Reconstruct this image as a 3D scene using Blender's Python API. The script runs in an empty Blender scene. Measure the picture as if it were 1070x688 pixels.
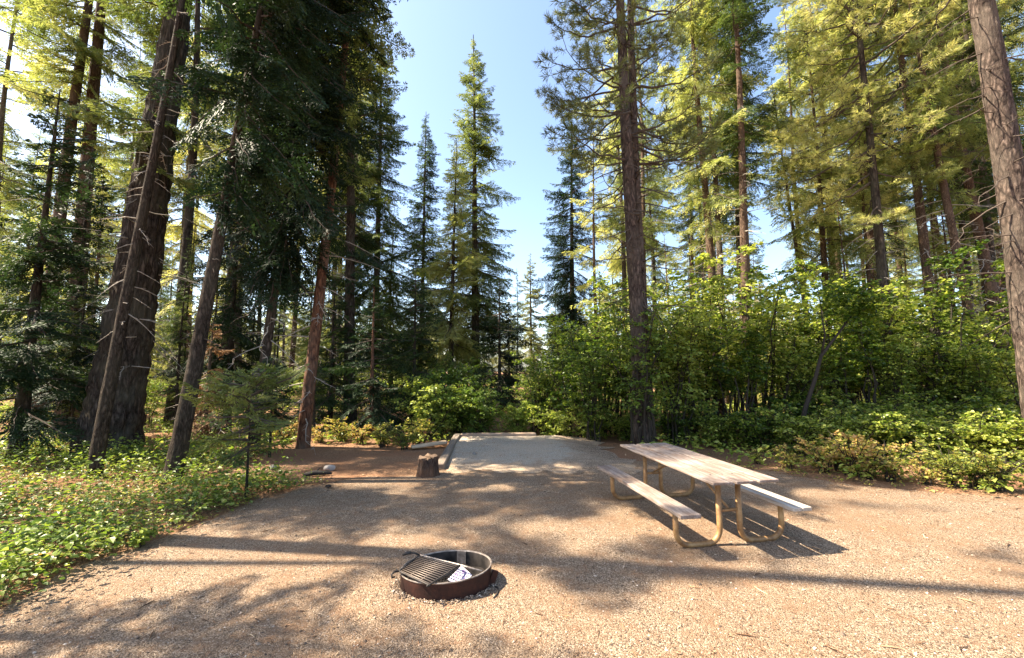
import bpy, math, random
import numpy as np
from mathutils import Vector, Matrix

sc = bpy.context.scene
C = sc.collection
RNG = np.random.default_rng(7)
random.seed(7)
R = math.radians

# ------------------------------------------------------------------ camera
FPX, PITCH, ROLL, HCAM = 438.3, 0.097, -0.007, 1.879
cp, sp = math.cos(PITCH), math.sin(PITCH)
FW = np.array([0, cp, sp]); UP0 = np.array([0, -sp, cp]); RT0 = np.array([1., 0, 0])
RT = RT0 * math.cos(ROLL) + UP0 * math.sin(ROLL)
UP = -RT0 * math.sin(ROLL) + UP0 * math.cos(ROLL)
CAM = np.array([0, 0, HCAM])

def at(px, py, Y):
    """world point at world depth Y seen at photo pixel px,py"""
    d = FW * FPX + RT * (px - 535) + UP * (344 - py)
    return CAM + d * (Y / d[1])

def gr(px, py, z=0.0):
    d = FW * FPX + RT * (px - 535) + UP * (344 - py)
    return CAM + d * ((z - HCAM) / d[2])

cd = bpy.data.cameras.new('camera'); cam = bpy.data.objects.new('camera', cd); C.objects.link(cam)
cd.sensor_width = 36; cd.lens = FPX / 1070 * 36; cd.clip_end = 2000; cd.clip_start = .05
M = Matrix.Identity(4)
for i in range(3):
    M[i][0] = RT[i]; M[i][1] = UP[i]; M[i][2] = -FW[i]; M[i][3] = CAM[i]
cam.matrix_world = M
sc.camera = cam

# ------------------------------------------------------------------ light
w = bpy.data.worlds.new('World'); sc.world = w; w.use_nodes = True
nt = w.node_tree; nt.nodes.clear()
sky = nt.nodes.new('ShaderNodeTexSky'); sky.sky_type = 'NISHITA'; sky.sun_disc = False
SUN_EL, SUN_AZ = R(50), R(91)      # azimuth the light travels to, from +Y clockwise
sky.sun_elevation = SUN_EL; sky.sun_rotation = SUN_AZ + math.pi
sky.air_density = 1.0; sky.dust_density = 1.8; sky.ozone_density = 1.0
bg = nt.nodes.new('ShaderNodeBackground'); bg.inputs['Strength'].default_value = 0.10
out = nt.nodes.new('ShaderNodeOutputWorld')
nt.links.new(sky.outputs[0], bg.inputs[0]); nt.links.new(bg.outputs[0], out.inputs[0])
sl = bpy.data.lights.new('sun', 'SUN'); sl.energy = 5.0; sl.angle = R(0.53); sl.color = (1.0, .86, .67)
so = bpy.data.objects.new('sun', sl); C.objects.link(so)
dirv = Vector((math.sin(SUN_AZ) * math.cos(SUN_EL), math.cos(SUN_AZ) * math.cos(SUN_EL), -math.sin(SUN_EL)))
so.rotation_euler = dirv.to_track_quat('-Z', 'Y').to_euler()
so.location = (-20, 0, 30)
sc.view_settings.view_transform = 'Standard'; sc.view_settings.look = 'None'
sc.view_settings.exposure = 2.05; sc.view_settings.gamma = 1
sc.cycles.use_denoising = True
sc.cycles.max_bounces = 6; sc.cycles.diffuse_bounces = 3; sc.cycles.glossy_bounces = 2
sc.cycles.transmission_bounces = 3; sc.cycles.transparent_max_bounces = 4
sc.cycles.sample_clamp_indirect = 6
sc.render.engine = 'CYCLES'

# ------------------------------------------------------------------ materials
class NT:
    def __init__(s, name):
        s.m = bpy.data.materials.new(name); s.m.use_nodes = True
        s.t = s.m.node_tree; s.t.nodes.clear()
        s.out = s.n('ShaderNodeOutputMaterial')
    def n(s, typ, **kw):
        x = s.t.nodes.new(typ)
        for k, v in kw.items():
            if isinstance(v, tuple) and v and v[0] == 'L': pass
            setattr(x, k, v)
        return x
    def l(s, a, b): s.t.links.new(a, b)
    def coord(s, scale=(1, 1, 1), kind='Object'):
        tc = s.n('ShaderNodeTexCoord'); mp = s.n('ShaderNodeMapping'); mp.inputs['Scale'].default_value = scale
        s.l(tc.outputs[kind], mp.inputs[0]); return mp.outputs[0]
    def noise(s, co, scale, detail=3, rough=.5, dist=0):
        x = s.n('ShaderNodeTexNoise'); x.inputs['Scale'].default_value = scale
        x.inputs['Detail'].default_value = detail; x.inputs['Roughness'].default_value = rough
        x.inputs['Distortion'].default_value = dist
        s.l(co, x.inputs['Vector']); return x
    def voro(s, co, scale, feature='F1'):
        x = s.n('ShaderNodeTexVoronoi', feature=feature); x.inputs['Scale'].default_value = scale
        s.l(co, x.inputs['Vector']); return x
    def ramp(s, fac, stops, interp='LINEAR'):
        x = s.n('ShaderNodeValToRGB'); cr = x.color_ramp; cr.interpolation = interp
        while len(cr.elements) < len(stops): cr.elements.new(.5)
        for e, (p, c) in zip(cr.elements, stops):
            e.position = p; e.color = (*c, 1) if len(c) == 3 else c
        s.l(fac, x.inputs[0]); return x.outputs[0]
    def mix(s, fac, a, b, mode='MIX'):
        x = s.n('ShaderNodeMix', data_type='RGBA', blend_type=mode)
        for sock, v in ((x.inputs[0], fac), (x.inputs[6], a), (x.inputs[7], b)):
            if isinstance(v, (int, float)): sock.default_value = v
            elif isinstance(v, tuple): sock.default_value = (*v, 1)
            else: s.l(v, sock)
        return x.outputs[2]
    def math(s, op, a, b=0.0):
        x = s.n('ShaderNodeMath', operation=op)
        for sock, v in ((x.inputs[0], a), (x.inputs[1], b)):
            if isinstance(v, (int, float)): sock.default_value = v
            else: s.l(v, sock)
        return x.outputs[0]
    def bump(s, h, strength=.5, dist=.02, nrm=None):
        x = s.n('ShaderNodeBump'); x.inputs['Strength'].default_value = strength; x.inputs['Distance'].default_value = dist
        s.l(h, x.inputs['Height'])
        if nrm is not None: s.l(nrm, x.inputs['Normal'])
        return x.outputs[0]
    def pbr(s, col, rough=.8, nrm=None, metal=0, spec=.3):
        x = s.n('ShaderNodeBsdfPrincipled')
        for k, v in (('Base Color', col), ('Roughness', rough), ('Metallic', metal), ('Specular IOR Level', spec)):
            if isinstance(v, (int, float)): x.inputs[k].default_value = v
            elif isinstance(v, tuple): x.inputs[k].default_value = (*v, 1)
            else: s.l(v, x.inputs[k])
        if nrm is not None: s.l(nrm, x.inputs['Normal'])
        s.l(x.outputs[0], s.out.inputs[0]); return x

def leaf_mat(name, cols, tr=.35, rough=.55, scale=1.2, island=False, spec=.25, trcol=None):
    s = NT(name); co = s.coord()
    nz = s.noise(co, scale, 3)
    f = nz.outputs['Fac']
    if island:
        g = s.n('ShaderNodeNewGeometry')
        f = s.math('ADD', s.math('MULTIPLY', f, .55), s.math('MULTIPLY', g.outputs['Random Per Island'], .45))
    oi = s.n('ShaderNodeObjectInfo')
    f = s.math('ADD', f, s.math('MULTIPLY', s.math('SUBTRACT', oi.outputs['Random'], .5), .42))
    k = len(cols)
    col = s.ramp(f, [(.3 + .4 * i / (k - 1), c) for i, c in enumerate(cols)])
    p = s.n('ShaderNodeBsdfPrincipled'); s.l(col, p.inputs['Base Color'])
    p.inputs['Roughness'].default_value = rough; p.inputs['Specular IOR Level'].default_value = spec
    t = s.n('ShaderNodeBsdfTranslucent')
    s.l(s.mix(1.0, col, trcol or (1.5, 1.47, .9), 'MULTIPLY'), t.inputs['Color'])
    mx = s.n('ShaderNodeMixShader'); mx.inputs[0].default_value = tr
    s.l(p.outputs[0], mx.inputs[1]); s.l(t.outputs[0], mx.inputs[2]); s.l(mx.outputs[0], s.out.inputs[0])
    return s.m

MT = {}
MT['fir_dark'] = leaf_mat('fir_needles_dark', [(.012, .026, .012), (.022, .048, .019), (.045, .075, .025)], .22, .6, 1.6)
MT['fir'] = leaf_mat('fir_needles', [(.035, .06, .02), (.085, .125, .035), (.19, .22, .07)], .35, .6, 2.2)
MT['fir_gold'] = leaf_mat('fir_needles_sunlit_gold', [(.12, .155, .05), (.275, .31, .10), (.52, .51, .22)], .45, .6, 2.2)  # yellow-green needles, with sunlit and backlit brightness raised into the colour
MT['pine'] = leaf_mat('pine_needles', [(.04, .065, .028), (.075, .11, .042), (.15, .17, .06)], .25, .55, 1.5)
MT['pine_gold'] = leaf_mat('pine_needles_sunlit_gold', [(.12, .155, .05), (.265, .295, .095), (.50, .485, .205)], .42, .55, 2.2)  # pine version, sunlit glow likewise lifted into the needle colour
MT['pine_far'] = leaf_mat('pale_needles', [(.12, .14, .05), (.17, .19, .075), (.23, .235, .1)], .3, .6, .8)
MT['dead_needles'] = leaf_mat('dead_needles', [(.10, .055, .025), (.19, .11, .055), (.30, .19, .11)], .2, .7, 3, trcol=(1.1, 1, .8))
MT['maple'] = leaf_mat('maple_leaves', [(.045, .09, .012), (.15, .22, .025), (.38, .42, .09)], .45, .38, 1.2, True, .5)
MT['bright'] = leaf_mat('bright_leaves', [(.09, .15, .025), (.17, .25, .035), (.32, .37, .08)], .42, .42, 2, True, .45)
MT['yellow'] = leaf_mat('yellowing_leaves', [(.12, .16, .03), (.26, .28, .05), (.46, .42, .11), (.44, .28, .12)], .4, .5, 2, True, .4)
MT['cover'] = leaf_mat('ground_leaves', [(.045, .08, .018), (.14, .185, .04), (.38, .40, .14)], .38, .36, 1.1, True, .45)

def bark(name, cols, zs=.28, sc_=11, bump=.9, moss=None):
    s = NT(name); co = s.coord((1, 1, zs))
    wp = s.noise(co, sc_ * .9, 3); va = s.n('ShaderNodeVectorMath', operation='MULTIPLY_ADD')
    s.l(wp.outputs['Color'], va.inputs[0]); va.inputs[1].default_value = (.16, .16, .16); s.l(co, va.inputs[2]); cw = va.outputs[0]
    v = s.voro(cw, sc_ * 1.6, 'DISTANCE_TO_EDGE'); n = s.noise(cw, sc_ * 1.9, 6, .72); nf = s.noise(s.coord((1, 1, .6)), sc_ * 7, 4, .7)
    n2 = s.noise(s.coord(), 1.7, 4, .6)
    plate = s.math('MINIMUM', s.math('MULTIPLY', v.outputs['Distance'], 2.0), 1.0)
    h = s.math('ADD', s.math('MULTIPLY', plate, .28), s.math('MULTIPLY', n.outputs['Fac'], .55))
    h = s.math('ADD', h, s.math('MULTIPLY', nf.outputs['Fac'], .25))
    col = s.ramp(h, [(.36, cols[0]), (.53, cols[1]), (.74, cols[2])])
    col = s.mix(s.ramp(n2.outputs['Fac'], [(.42, (0, 0, 0)), (.62, (1, 1, 1))]), col, s.mix(.45, col, cols[3]))
    if moss: col = s.mix(s.ramp(s.noise(s.coord(), 5, 4).outputs['Fac'], [(.52, (0, 0, 0)), (.66, (.8, .8, .8))]), col, moss)
    s.pbr(col, .92, s.bump(h, bump, .035), spec=.12)
    return s.m
MT['bark_fir'] = bark('fir_bark', [(.013, .010, .008), (.06, .046, .037), (.15, .12, .098), (.095, .09, .066)], .22, 9)
MT['bark_shade'] = bark('shaded_brown_bark', [(.012, .009, .007), (.06, .045, .034), (.15, .115, .09), (.08, .07, .05)], .25, 12)  # brown bark darkened, putting forest shade into the leaning trunks' colour
MT['bark_grey'] = bark('grey_bark', [(.03, .022, .017), (.11, .083, .064), (.24, .19, .15), (.15, .14, .10)], .4, 12, .7)
MT['bark_red'] = bark('red_bark', [(.04, .02, .013), (.16, .075, .043), (.29, .155, .095), (.17, .13, .10)], .25, 9)
MT['bark_pine'] = bark('pine_bark', [(.018, .013, .011), (.085, .062, .050), (.24, .18, .145), (.15, .125, .10)], .3, 9, 1)
MT['bark_brown'] = bark('brown_bark', [(.028, .017, .012), (.11, .07, .047), (.25, .175, .12), (.14, .105, .08)], .3, 14, .7)
def plain(name, c, rough=.8, **k):
    s = NT(name); n = s.noise(s.coord(), 14, 4)
    s.pbr(s.mix(n.outputs['Fac'], tuple(x * .6 for x in c), tuple(min(1, x * 1.35) for x in c)), rough, s.bump(n.outputs['Fac'], .3, .01), **k)
    return s.m
MT['limb'] = plain('limb_bark', (.085, .065, .05))
MT['deadlimb'] = plain('bleached_twigs', (.34, .30, .25))
MT['stem'] = plain('shrub_stem', (.032, .026, .018))

# ------------------------------------------------------------------ mesh helpers
class Acc:
    def __init__(s): s.V = []; s.Q = []; s.n = 0; s.M = []
    def add(s, V, Q, m=0):
        if len(V) == 0: return
        V = np.asarray(V, float); Q = np.asarray(Q, int)
        s.V.append(V); s.Q.append(Q + s.n); s.M.append(np.full(len(Q), m)); s.n += len(V)
    def arrays(s): return np.concatenate(s.V), np.concatenate(s.Q)
    def mesh(s, name, mats, smooth=False):
        V, Q = s.arrays(); return raw_mesh(name, V, Q, mats, np.concatenate(s.M), smooth)

def raw_mesh(name, V, Q, mats, mi=None, smooth=False):
    """quads; a quad whose last two indices are equal becomes a triangle"""
    me = bpy.data.meshes.new(name)
    V = np.ascontiguousarray(V, np.float32); Q = np.asarray(Q, np.int32)
    tri = Q[:, 2] == Q[:, 3]
    cnt = np.where(tri, 3, 4).astype(np.int32)
    mask = np.ones(Q.shape, bool); mask[tri, 3] = False
    loops = Q[mask]
    st = np.concatenate([[0], np.cumsum(cnt)[:-1]]).astype(np.int32)
    me.vertices.add(len(V)); me.vertices.foreach_set('co', V.ravel())
    me.loops.add(len(loops)); me.loops.foreach_set('vertex_index', loops)
    me.polygons.add(len(Q)); me.polygons.foreach_set('loop_start', st)
    me.polygons.foreach_set('loop_total', cnt)
    for m in mats: me.materials.append(m)
    if mi is not None: me.polygons.foreach_set('material_index', np.asarray(mi, np.int32))
    me.polygons.foreach_set('use_smooth', np.full(len(Q), smooth))
    me.update(calc_edges=True)
    return me

def link(name, me, parent=None):
    o = bpy.data.objects.new(name, me); C.objects.link(o)
    if parent is not None: o.parent = parent
    return o
def tag(o, label=None, cat=None, group=None, kind=None):
    if label: o['label'] = label
    if cat: o['category'] = cat
    if group: o['group'] = group
    if kind: o['kind'] = kind
    return o
def empty(name, loc=(0, 0, 0), rz=0):
    o = bpy.data.objects.new(name, None); C.objects.link(o); o.location = loc; o.rotation_euler = (0, 0, rz)
    o.empty_display_size = .2; return o
def copy_tree(o, loc, rz=0, scale=1, label=None, group=None):
    c = o.copy(); C.objects.link(c); c.location = loc; c.rotation_euler = (0, 0, rz)
    c.scale = (scale, scale, scale) if isinstance(scale, (int, float)) else scale
    if label: c['label'] = label
    if group: c['group'] = group
    for ch in o.children:
        d = ch.copy(); C.objects.link(d); d.parent = c
        for g in ch.children:
            e = g.copy(); C.objects.link(e); e.parent = d
    return c

def rotm(axis, a):
    return np.array(Matrix.Rotation(a, 3, axis))
def frame_of(d):
    d = d / (np.linalg.norm(d) + 1e-9)
    a = np.array([0, 0, 1.]) if abs(d[2]) < .9 else np.array([1., 0, 0])
    s = np.cross(d, a); s /= np.linalg.norm(s); return s, np.cross(s, d)

def tube(P, rad, sides=6, cap=True):
    P = np.asarray(P, float); n = len(P); rad = np.broadcast_to(rad, (n,)).astype(float)
    T = np.gradient(P, axis=0); T /= (np.linalg.norm(T, axis=1)[:, None] + 1e-9)
    s, u = frame_of(T[0]); V = []
    ang = np.arange(sides) * 2 * np.pi / sides
    for i in range(n):
        s = s - T[i] * (s @ T[i]); s /= np.linalg.norm(s); u = np.cross(T[i], s)
        V.append(P[i] + rad[i] * (np.cos(ang)[:, None] * s + np.sin(ang)[:, None] * u))
    V = np.concatenate(V)
    i, j = np.meshgrid(np.arange(n - 1), np.arange(sides), indexing='ij'); j2 = (j + 1) % sides
    Q = np.stack([i * sides + j, i * sides + j2, (i + 1) * sides + j2, (i + 1) * sides + j], -1).reshape(-1, 4)
    if cap:
        V = np.concatenate([V, P[:1], P[-1:]]); a = n * sides; jj = np.arange(sides); j3 = (jj + 1) % sides
        Q = np.concatenate([Q, np.stack([np.full(sides, a), j3, jj, jj], -1),
                            np.stack([np.full(sides, a + 1), (n - 1) * sides + jj, (n - 1) * sides + j3, (n - 1) * sides + j3], -1)])
    return V, Q

def box(c, size, rz=0, rx=0, ry=0, bev=0):
    x, y, z = np.array(size) / 2
    if bev:
        b = bev; prof = [(-y, -z + b), (-y + b, -z), (y - b, -z), (y, -z + b), (y, z - b), (y - b, z), (-y + b, z), (-y, z - b)]
        V = []
        for xx, k in ((-x, b), (-x + b, 0), (x - b, 0), (x, b)):
            for py, pz in prof:
                sy = (y - k) / y; szz = (z - k) / z
                V.append((xx, py * sy, pz * szz))
        V = np.array(V); Q = []
        for i in range(3):
            for j in range(8): Q.append((i * 8 + j, (i + 1) * 8 + j, (i + 1) * 8 + (j + 1) % 8, i * 8 + (j + 1) % 8))
        for o, s in ((0, 1), (24, -1)):
            a = [(0, 1, 2, 3), (0, 3, 4, 7), (7, 4, 5, 6)]
            for q in a: Q.append(tuple(o + k for k in (q if s == 1 else q[::-1])))
        Q = np.array(Q)
    else:
        V = np.array([(a * x, b_ * y, c_ * z) for a in (-1, 1) for b_ in (-1, 1) for c_ in (-1, 1)])
        Q = np.array([(0, 1, 3, 2), (4, 6, 7, 5), (0, 4, 5, 1), (2, 3, 7, 6), (0, 2, 6, 4), (1, 5, 7, 3)])
    m = rotm('Z', rz) @ rotm('Y', ry) @ rotm('X', rx)
    return V @ m.T + np.array(c), Q

def blades(base, d, side, L, W, k=.45):
    """rhombic leaf elements; base,d,side (n,3), L,W (n,)"""
    n = len(base); L = np.asarray(L).reshape(-1, 1); W = np.asarray(W).reshape(-1, 1)
    V = np.stack([base, base + d * L * k + side * W / 2, base + d * L, base + d * L * k - side * W / 2], 1).reshape(-1, 3)
    Q = np.arange(n * 4).reshape(-1, 4)
    return V, Q
def norm(a): return a / (np.linalg.norm(a, axis=-1, keepdims=True) + 1e-9)
def jit(shape, s, rng): return rng.normal(0, s, shape)

# ------------------------------------------------------------------ conifer branches
def fir_branch(L, rng, droop=.25, step=.075, tl=.13, tw=.034, fill=1.0, hang=.12, up=.12):
    n = 9; t = np.linspace(0, 1, n)
    wig = np.cumsum(rng.normal(0, .02 * L, n)); wig -= wig[0]
    ax = np.stack([L * t, wig, L * (-droop * t ** 1.6 + up * t ** 4)], 1)
    wood = Acc(); V, Q = tube(ax, np.linspace(.012 + .009 * L, .003, n), 4, False); wood.add(V, Q)
    s = np.arange(.14 * L + .05, L, step / fill); s = s + rng.uniform(-.02, .02, len(s)); s = np.clip(s, 0, L)
    B, D, S, LL, WW = [], [], [], [], []
    for sgn in (-1, 1):
        for q in s:
            if rng.random() < .08: continue
            tt = q / L; i = min(int(tt * (n - 1)), n - 2); fr = tt * (n - 1) - i
            b = ax[i] * (1 - fr) + ax[i + 1] * fr; tg = ax[i + 1] - ax[i]; tg /= np.linalg.norm(tg)
            l = min(.5 * (L - q) + .1, .85) * rng.uniform(.6, 1.15) * min(1, .4 + 2.2 * tt)
            a = R(rng.uniform(42, 68)); sd = np.array([0, sgn, 0.])
            d = tg * math.cos(a) + sd * math.sin(a); d[2] -= rng.uniform(0, hang * 2); d /= np.linalg.norm(d)
            m = max(3, int(l / .05)); u = (np.arange(m) + .5) / m
            for s2 in (-1, 1):
                lat = norm(np.cross([0, 0, 1.], d)) * s2
                base = b + d * (u * l)[:, None]; base[:, 2] -= hang * l * u ** 2
                dd = norm(d * .75 + lat * .75 + jit((m, 3), .2, rng)); dd[:, 2] -= .15; dd = norm(dd)
                side = norm(np.cross(dd, np.array([0, 0, 1.]) + jit((m, 3), .5, rng)))
                B.append(base); D.append(dd); S.append(side)
                LL.append(tl * rng.uniform(.6, 1.25, m) * (1 - .45 * u)); WW.append(tw * rng.uniform(.7, 1.3, m))
            B.append((b + d * l * .6)[None]); D.append(d[None]); S.append(norm(np.cross(d, [0, 0, 1.]))[None]); LL.append([l * .45]); WW.append([tw * .8])
    V, Q = blades(np.concatenate(B), np.concatenate(D), np.concatenate(S), np.concatenate(LL), np.concatenate(WW))
    return wood.arrays(), (V, Q)

def pine_branch(L, rng, nlen=.17, nw=.015, per=34):
    n = 10; t = np.linspace(0, 1, n); wood = Acc(); B, D, S, LL = [], [], [], []
    wig = np.cumsum(rng.normal(0, .035 * L, n)); wig -= wig[0]; sag = rng.uniform(.05, .35)
    ax = np.stack([L * t, wig, L * (-sag * t + (sag + .12) * t ** 3)], 1)
    wood.add(*tube(ax, np.linspace(.014 + .009 * L, .006, n), 5, False))
    def tuft(p, d, k=1.0):
        m = int(per * k); u = rng.random(m)
        dd = norm(d + jit((m, 3), .75, rng)); B.append(p - d * (.16 * u)[:, None]); D.append(dd)
        S.append(norm(np.cross(dd, rng.normal(0, 1, (m, 3))))); LL.append(nlen * rng.uniform(.7, 1.15, m))
    tuft(ax[-1], norm(ax[-1] - ax[-2]))
    for q in np.linspace(.35, .97, max(3, int(L * 3.4))):
        i = min(int(q * (n - 1)), n - 2); p = ax[i] + (ax[i + 1] - ax[i]) * (q * (n - 1) - i)
        for sgn in (-1, 1):
            if rng.random() < .2: continue
            a = R(rng.uniform(30, 70)); l = (L * (1 - q) * .55 + .18) * rng.uniform(.6, 1.2)
            d = np.array([math.cos(a), sgn * math.sin(a), rng.uniform(-.25, .25)]); d /= np.linalg.norm(d)
            e = p + d * l + np.array([0, 0, .12 * l]); mid = p + d * l * .5 + np.array([0, 0, -.05 * l])
            wood.add(*tube([p, mid, e], [.007, .005, .004], 3, False))
            tuft(e, norm(e - mid)); 
            if l > .35: tuft(mid, norm(e - p), .6)
            if l > .6:
                for s3 in (-1, 1):
                    d3 = norm(d + s3 * np.array([-d[1], d[0], 0]) * .8); e3 = mid + d3 * l * .4
                    wood.add(*tube([mid, e3], [.004, .003], 3, False)); tuft(e3, d3, .8)
    B = np.concatenate(B); D = np.concatenate(D); S = np.concatenate(S); LL = np.concatenate(LL)
    return wood.arrays(), blades(B, D, S, LL, np.full(len(B), nw), .5)

def snag_branch(L, rng):
    n = 8; t = np.linspace(0, 1, n); wood = Acc(); wig = np.cumsum(rng.normal(0, .05 * L, n)); wig -= wig[0]
    dr = rng.uniform(-.1, .6)
    ax = np.stack([L * t, wig, L * (-dr * t ** 1.5)], 1)
    wood.add(*tube(ax, np.linspace(.006 + .007 * L, .002, n), 4, False))
    for q in range(2, n - 1):
        for _ in range(2):
            if rng.random() < .35: continue
            s_ = rng.choice([-1, 1]); l = L * rng.uniform(.1, .4) * (1 - q / n)
            d = norm(np.array([.7, s_ * .8, rng.uniform(-.6, .2)]))
            m = ax[q] + d * l * .5 + rng.normal(0, .03 * l, 3); wood.add(*tube([ax[q], m, m + norm(d + [0, 0, -.35]) * l * .5], [.005, .0035, .0015], 3, False))
    return wood.arrays(), (np.zeros((0, 3)), np.zeros((0, 4), int))

def bank(fn, lens, k, **kw): 
    rng = np.random.default_rng(hash(fn.__name__) % 1 + 11)
    return [(L, [fn(L, rng, **kw) for _ in range(k)]) for L in lens]
LENS = (.35, .7, 1.2, 1.9, 2.8)
BK = dict(
    fir=bank(fir_branch, LENS, 3, droop=.22),
    droop=bank(fir_branch, LENS, 3, droop=.5, hang=.35, up=.10, step=.06),
    flat=bank(fir_branch, (.2, .4, .8, 1.3), 3, droop=.12, step=.045, tl=.085, tw=.022, hang=.05),
    mid=bank(fir_branch, LENS, 4, droop=.32, step=.095, tl=.16, tw=.034, hang=.28, up=.14),
    coarse=bank(fir_branch, LENS, 2, droop=.22, step=.13, tl=.24, tw=.06),
    pine=bank(pine_branch, (.6, 1.1, 1.8, 2.8), 3),
    pinec=bank(pine_branch, (.6, 1.1, 1.8, 2.8), 2, nlen=.24, nw=.024, per=20),
    snag=bank(snag_branch, (.5, 1, 1.8, 2.6), 4))

def put(bk, L, az, tilt, pos, rng, wood, leaf, roll=0):
    ent = min(BK[bk], key=lambda e: abs(e[0] - L)); (wv, wq), (lv, lq) = ent[1][rng.integers(len(ent[1]))]
    s = L / ent[0]
    m = rotm('Z', az) @ rotm('Y', -tilt) @ rotm('X', roll)
    if rng.random() < .5: m = m @ np.diag([1, -1, 1])
    wood.add(wv * s @ m.T + pos, wq)
    if len(lv): leaf.add(lv * s @ m.T + pos, lq)

def crown_mesh(lf, wood, m):
    A = Acc(); A.add(*lf.arrays(), 0); A.add(*wood.arrays(), 1); return A.mesh('crown', [m, MT['limb']])
# ------------------------------------------------------------------ trunks
_NG = RNG.random((64, 256))
def vnoise(a, z):
    """periodic in a (cells wrap at 64)"""
    a0 = np.floor(a).astype(int); z0 = np.floor(z).astype(int); fa = a - a0; fz = z - z0
    fa = fa * fa * (3 - 2 * fa); fz = fz * fz * (3 - 2 * fz)
    g = lambda i, j: _NG[i % 64, j % 256]
    return (g(a0, z0) * (1 - fa) + g(a0 + 1, z0) * fa) * (1 - fz) + (g(a0, z0 + 1) * (1 - fa) + g(a0 + 1, z0 + 1) * fa) * fz

def trunk_mesh(axis, r0, H, seg=16, rows=60, rough=.05, flare=.35, seed=0, cells=16, zc=2.2, rtop=.08):
    """axis(z)->(x,y) offset; local coordinates"""
    z = np.concatenate([[-.25], np.linspace(0, 1, rows) ** 1.25 * H]); a = np.arange(seg) / seg
    Z, A = np.meshgrid(z, a, indexing='ij')
    t = np.clip(Z / H, 0, 1)
    rad = r0 * ((1 - t) * (1 - rtop) + rtop)
    rad = rad * (1 + flare * np.exp(-np.maximum(Z, 0) / (r0 * 1.6 + .1)) * (1 + .5 * (vnoise(A * 8, Z * 0 + seed + .5) - .5)))
    k = cells
    n = np.abs(vnoise(A * k * (64 // 64), Z * zc + seed * 3.1) - .5) * 2
    n = n * .6 + .4 * vnoise((A * k * 2) , Z * zc * 2.7 + seed)
    # keep periodicity by blending the wrap
    n0 = np.abs(vnoise((A - 1) * k, Z * zc + seed * 3.1) - .5) * 2 * .6 + .4 * vnoise((A - 1) * k * 2, Z * zc * 2.7 + seed)
    bl = np.clip((A - .85) / .15, 0, 1); n = n * (1 - bl) + n0 * bl
    rad = rad * (1 + rough * (n - .5) * 2)
    ox, oy = axis(np.maximum(Z, 0))
    V = np.stack([ox + rad * np.cos(2 * np.pi * A), oy + rad * np.sin(2 * np.pi * A), Z], -1).reshape(-1, 3)
    n_ = len(z); i, j = np.meshgrid(np.arange(n_ - 1), np.arange(seg), indexing='ij'); j2 = (j + 1) % seg
    Q = np.stack([i * seg + j, i * seg + j2, (i + 1) * seg + j2, (i + 1) * seg + j], -1).reshape(-1, 4)
    return V, Q

def make_axis(lean, bend, rng):
    """lean: (x,y) per metre of height; slight sweep"""
    p1, p2 = rng.uniform(0, 6, 2); b = bend
    return lambda z: (lean[0] * z + b * np.sin(z * .35 + p1) - b * math.sin(p1), lean[1] * z + b * np.sin(z * .3 + p2) - b * math.sin(p2))

def conifer(name, label, cat, base, H, r0, cb, Rm, kind='fir', leaf='fir', bark_='bark_fir', lean=(0, 0), bend=.04, seed=1,
            whorl=.42, per=5, profile='cone', snags=(0, 0), snagL=1.2, seg=16, rows=60, rough=.05, group=None, tilt=(-20, 25), azbias=None, flare=.35,
            extra=(), dens=.62, deadmat='deadlimb', zmax=None):
    rng = np.random.default_rng(seed)
    root = empty(name, tuple(base)); tag(root, label, cat, group)
    ax = make_axis(lean, bend, rng)
    V, Q = trunk_mesh(ax, r0, H, seg, rows, rough, flare, seed % 97, cells=max(6, seg // 4))
    tr = link('trunk', raw_mesh('trunk', V, Q, [MT[bark_]], None, True), root)
    wood, lf, sn = Acc(), Acc(), Acc()
    z = cb
    while z < H - .15:
        t = (z - cb) / (H - cb)
        if profile == 'cone': Rz = Rm * (1 - t) ** .85 * min(1, .55 + t * 3)
        elif profile == 'column': Rz = Rm * min(1, (1 - t) * 2.2) ** .8 * min(1, .5 + t * 3)
        else: Rz = Rm * math.sin(math.pi * min(1, (.12 + .88 * (1 - t)))) ** .6 if t > 0 else Rm * .6
        Rz = max(Rz, .18)
        if not (zmax and z > zmax):
            for k in range(per):
                if rng.random() > dens: continue
                az = rng.uniform(0, 2 * math.pi)
                if azbias is not None and rng.random() < .5: az = azbias + rng.normal(0, .8)
                L = Rz * rng.uniform(.5, 1.2) * (.6 + .75 * float(vnoise(np.array(az * 1.3 + seed), np.array(z * .9 + seed))))
                tl = R(tilt[0] + (tilt[1] - tilt[0]) * t + rng.normal(0, 11))
                zz = z + rng.uniform(-.2, .2) * whorl * 1.5
                x, y = ax(np.array(max(zz, 0.)))
                put(kind, L, az, tl, np.array([x, y, zz]), rng, wood, lf, rng.normal(0, .45))
        z += whorl * (1 - .45 * t) * rng.uniform(.8, 1.2)
    for (zz, az, L, tl) in extra:
        x, y = ax(np.array(zz)); put(kind, L, az, tl, np.array([x, y, zz]), rng, wood, lf)
    if wood.V:
        link('crown', crown_mesh(lf, wood, MT[leaf]), root)
    if snags[1] > snags[0]:
        dummy = Acc()
        for zz in np.arange(snags[0], snags[1], .16):
            for _ in range(1):
                x, y = ax(np.array(zz)); put('snag', snagL * rng.uniform(.4, 1.2), rng.uniform(0, 6.28), R(rng.uniform(-25, 15)), np.array([x, y, zz]), rng, sn, dummy)
        link('dead_branches', sn.mesh('dead_branches', [MT[deadmat]], False), root)
    return root

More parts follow.
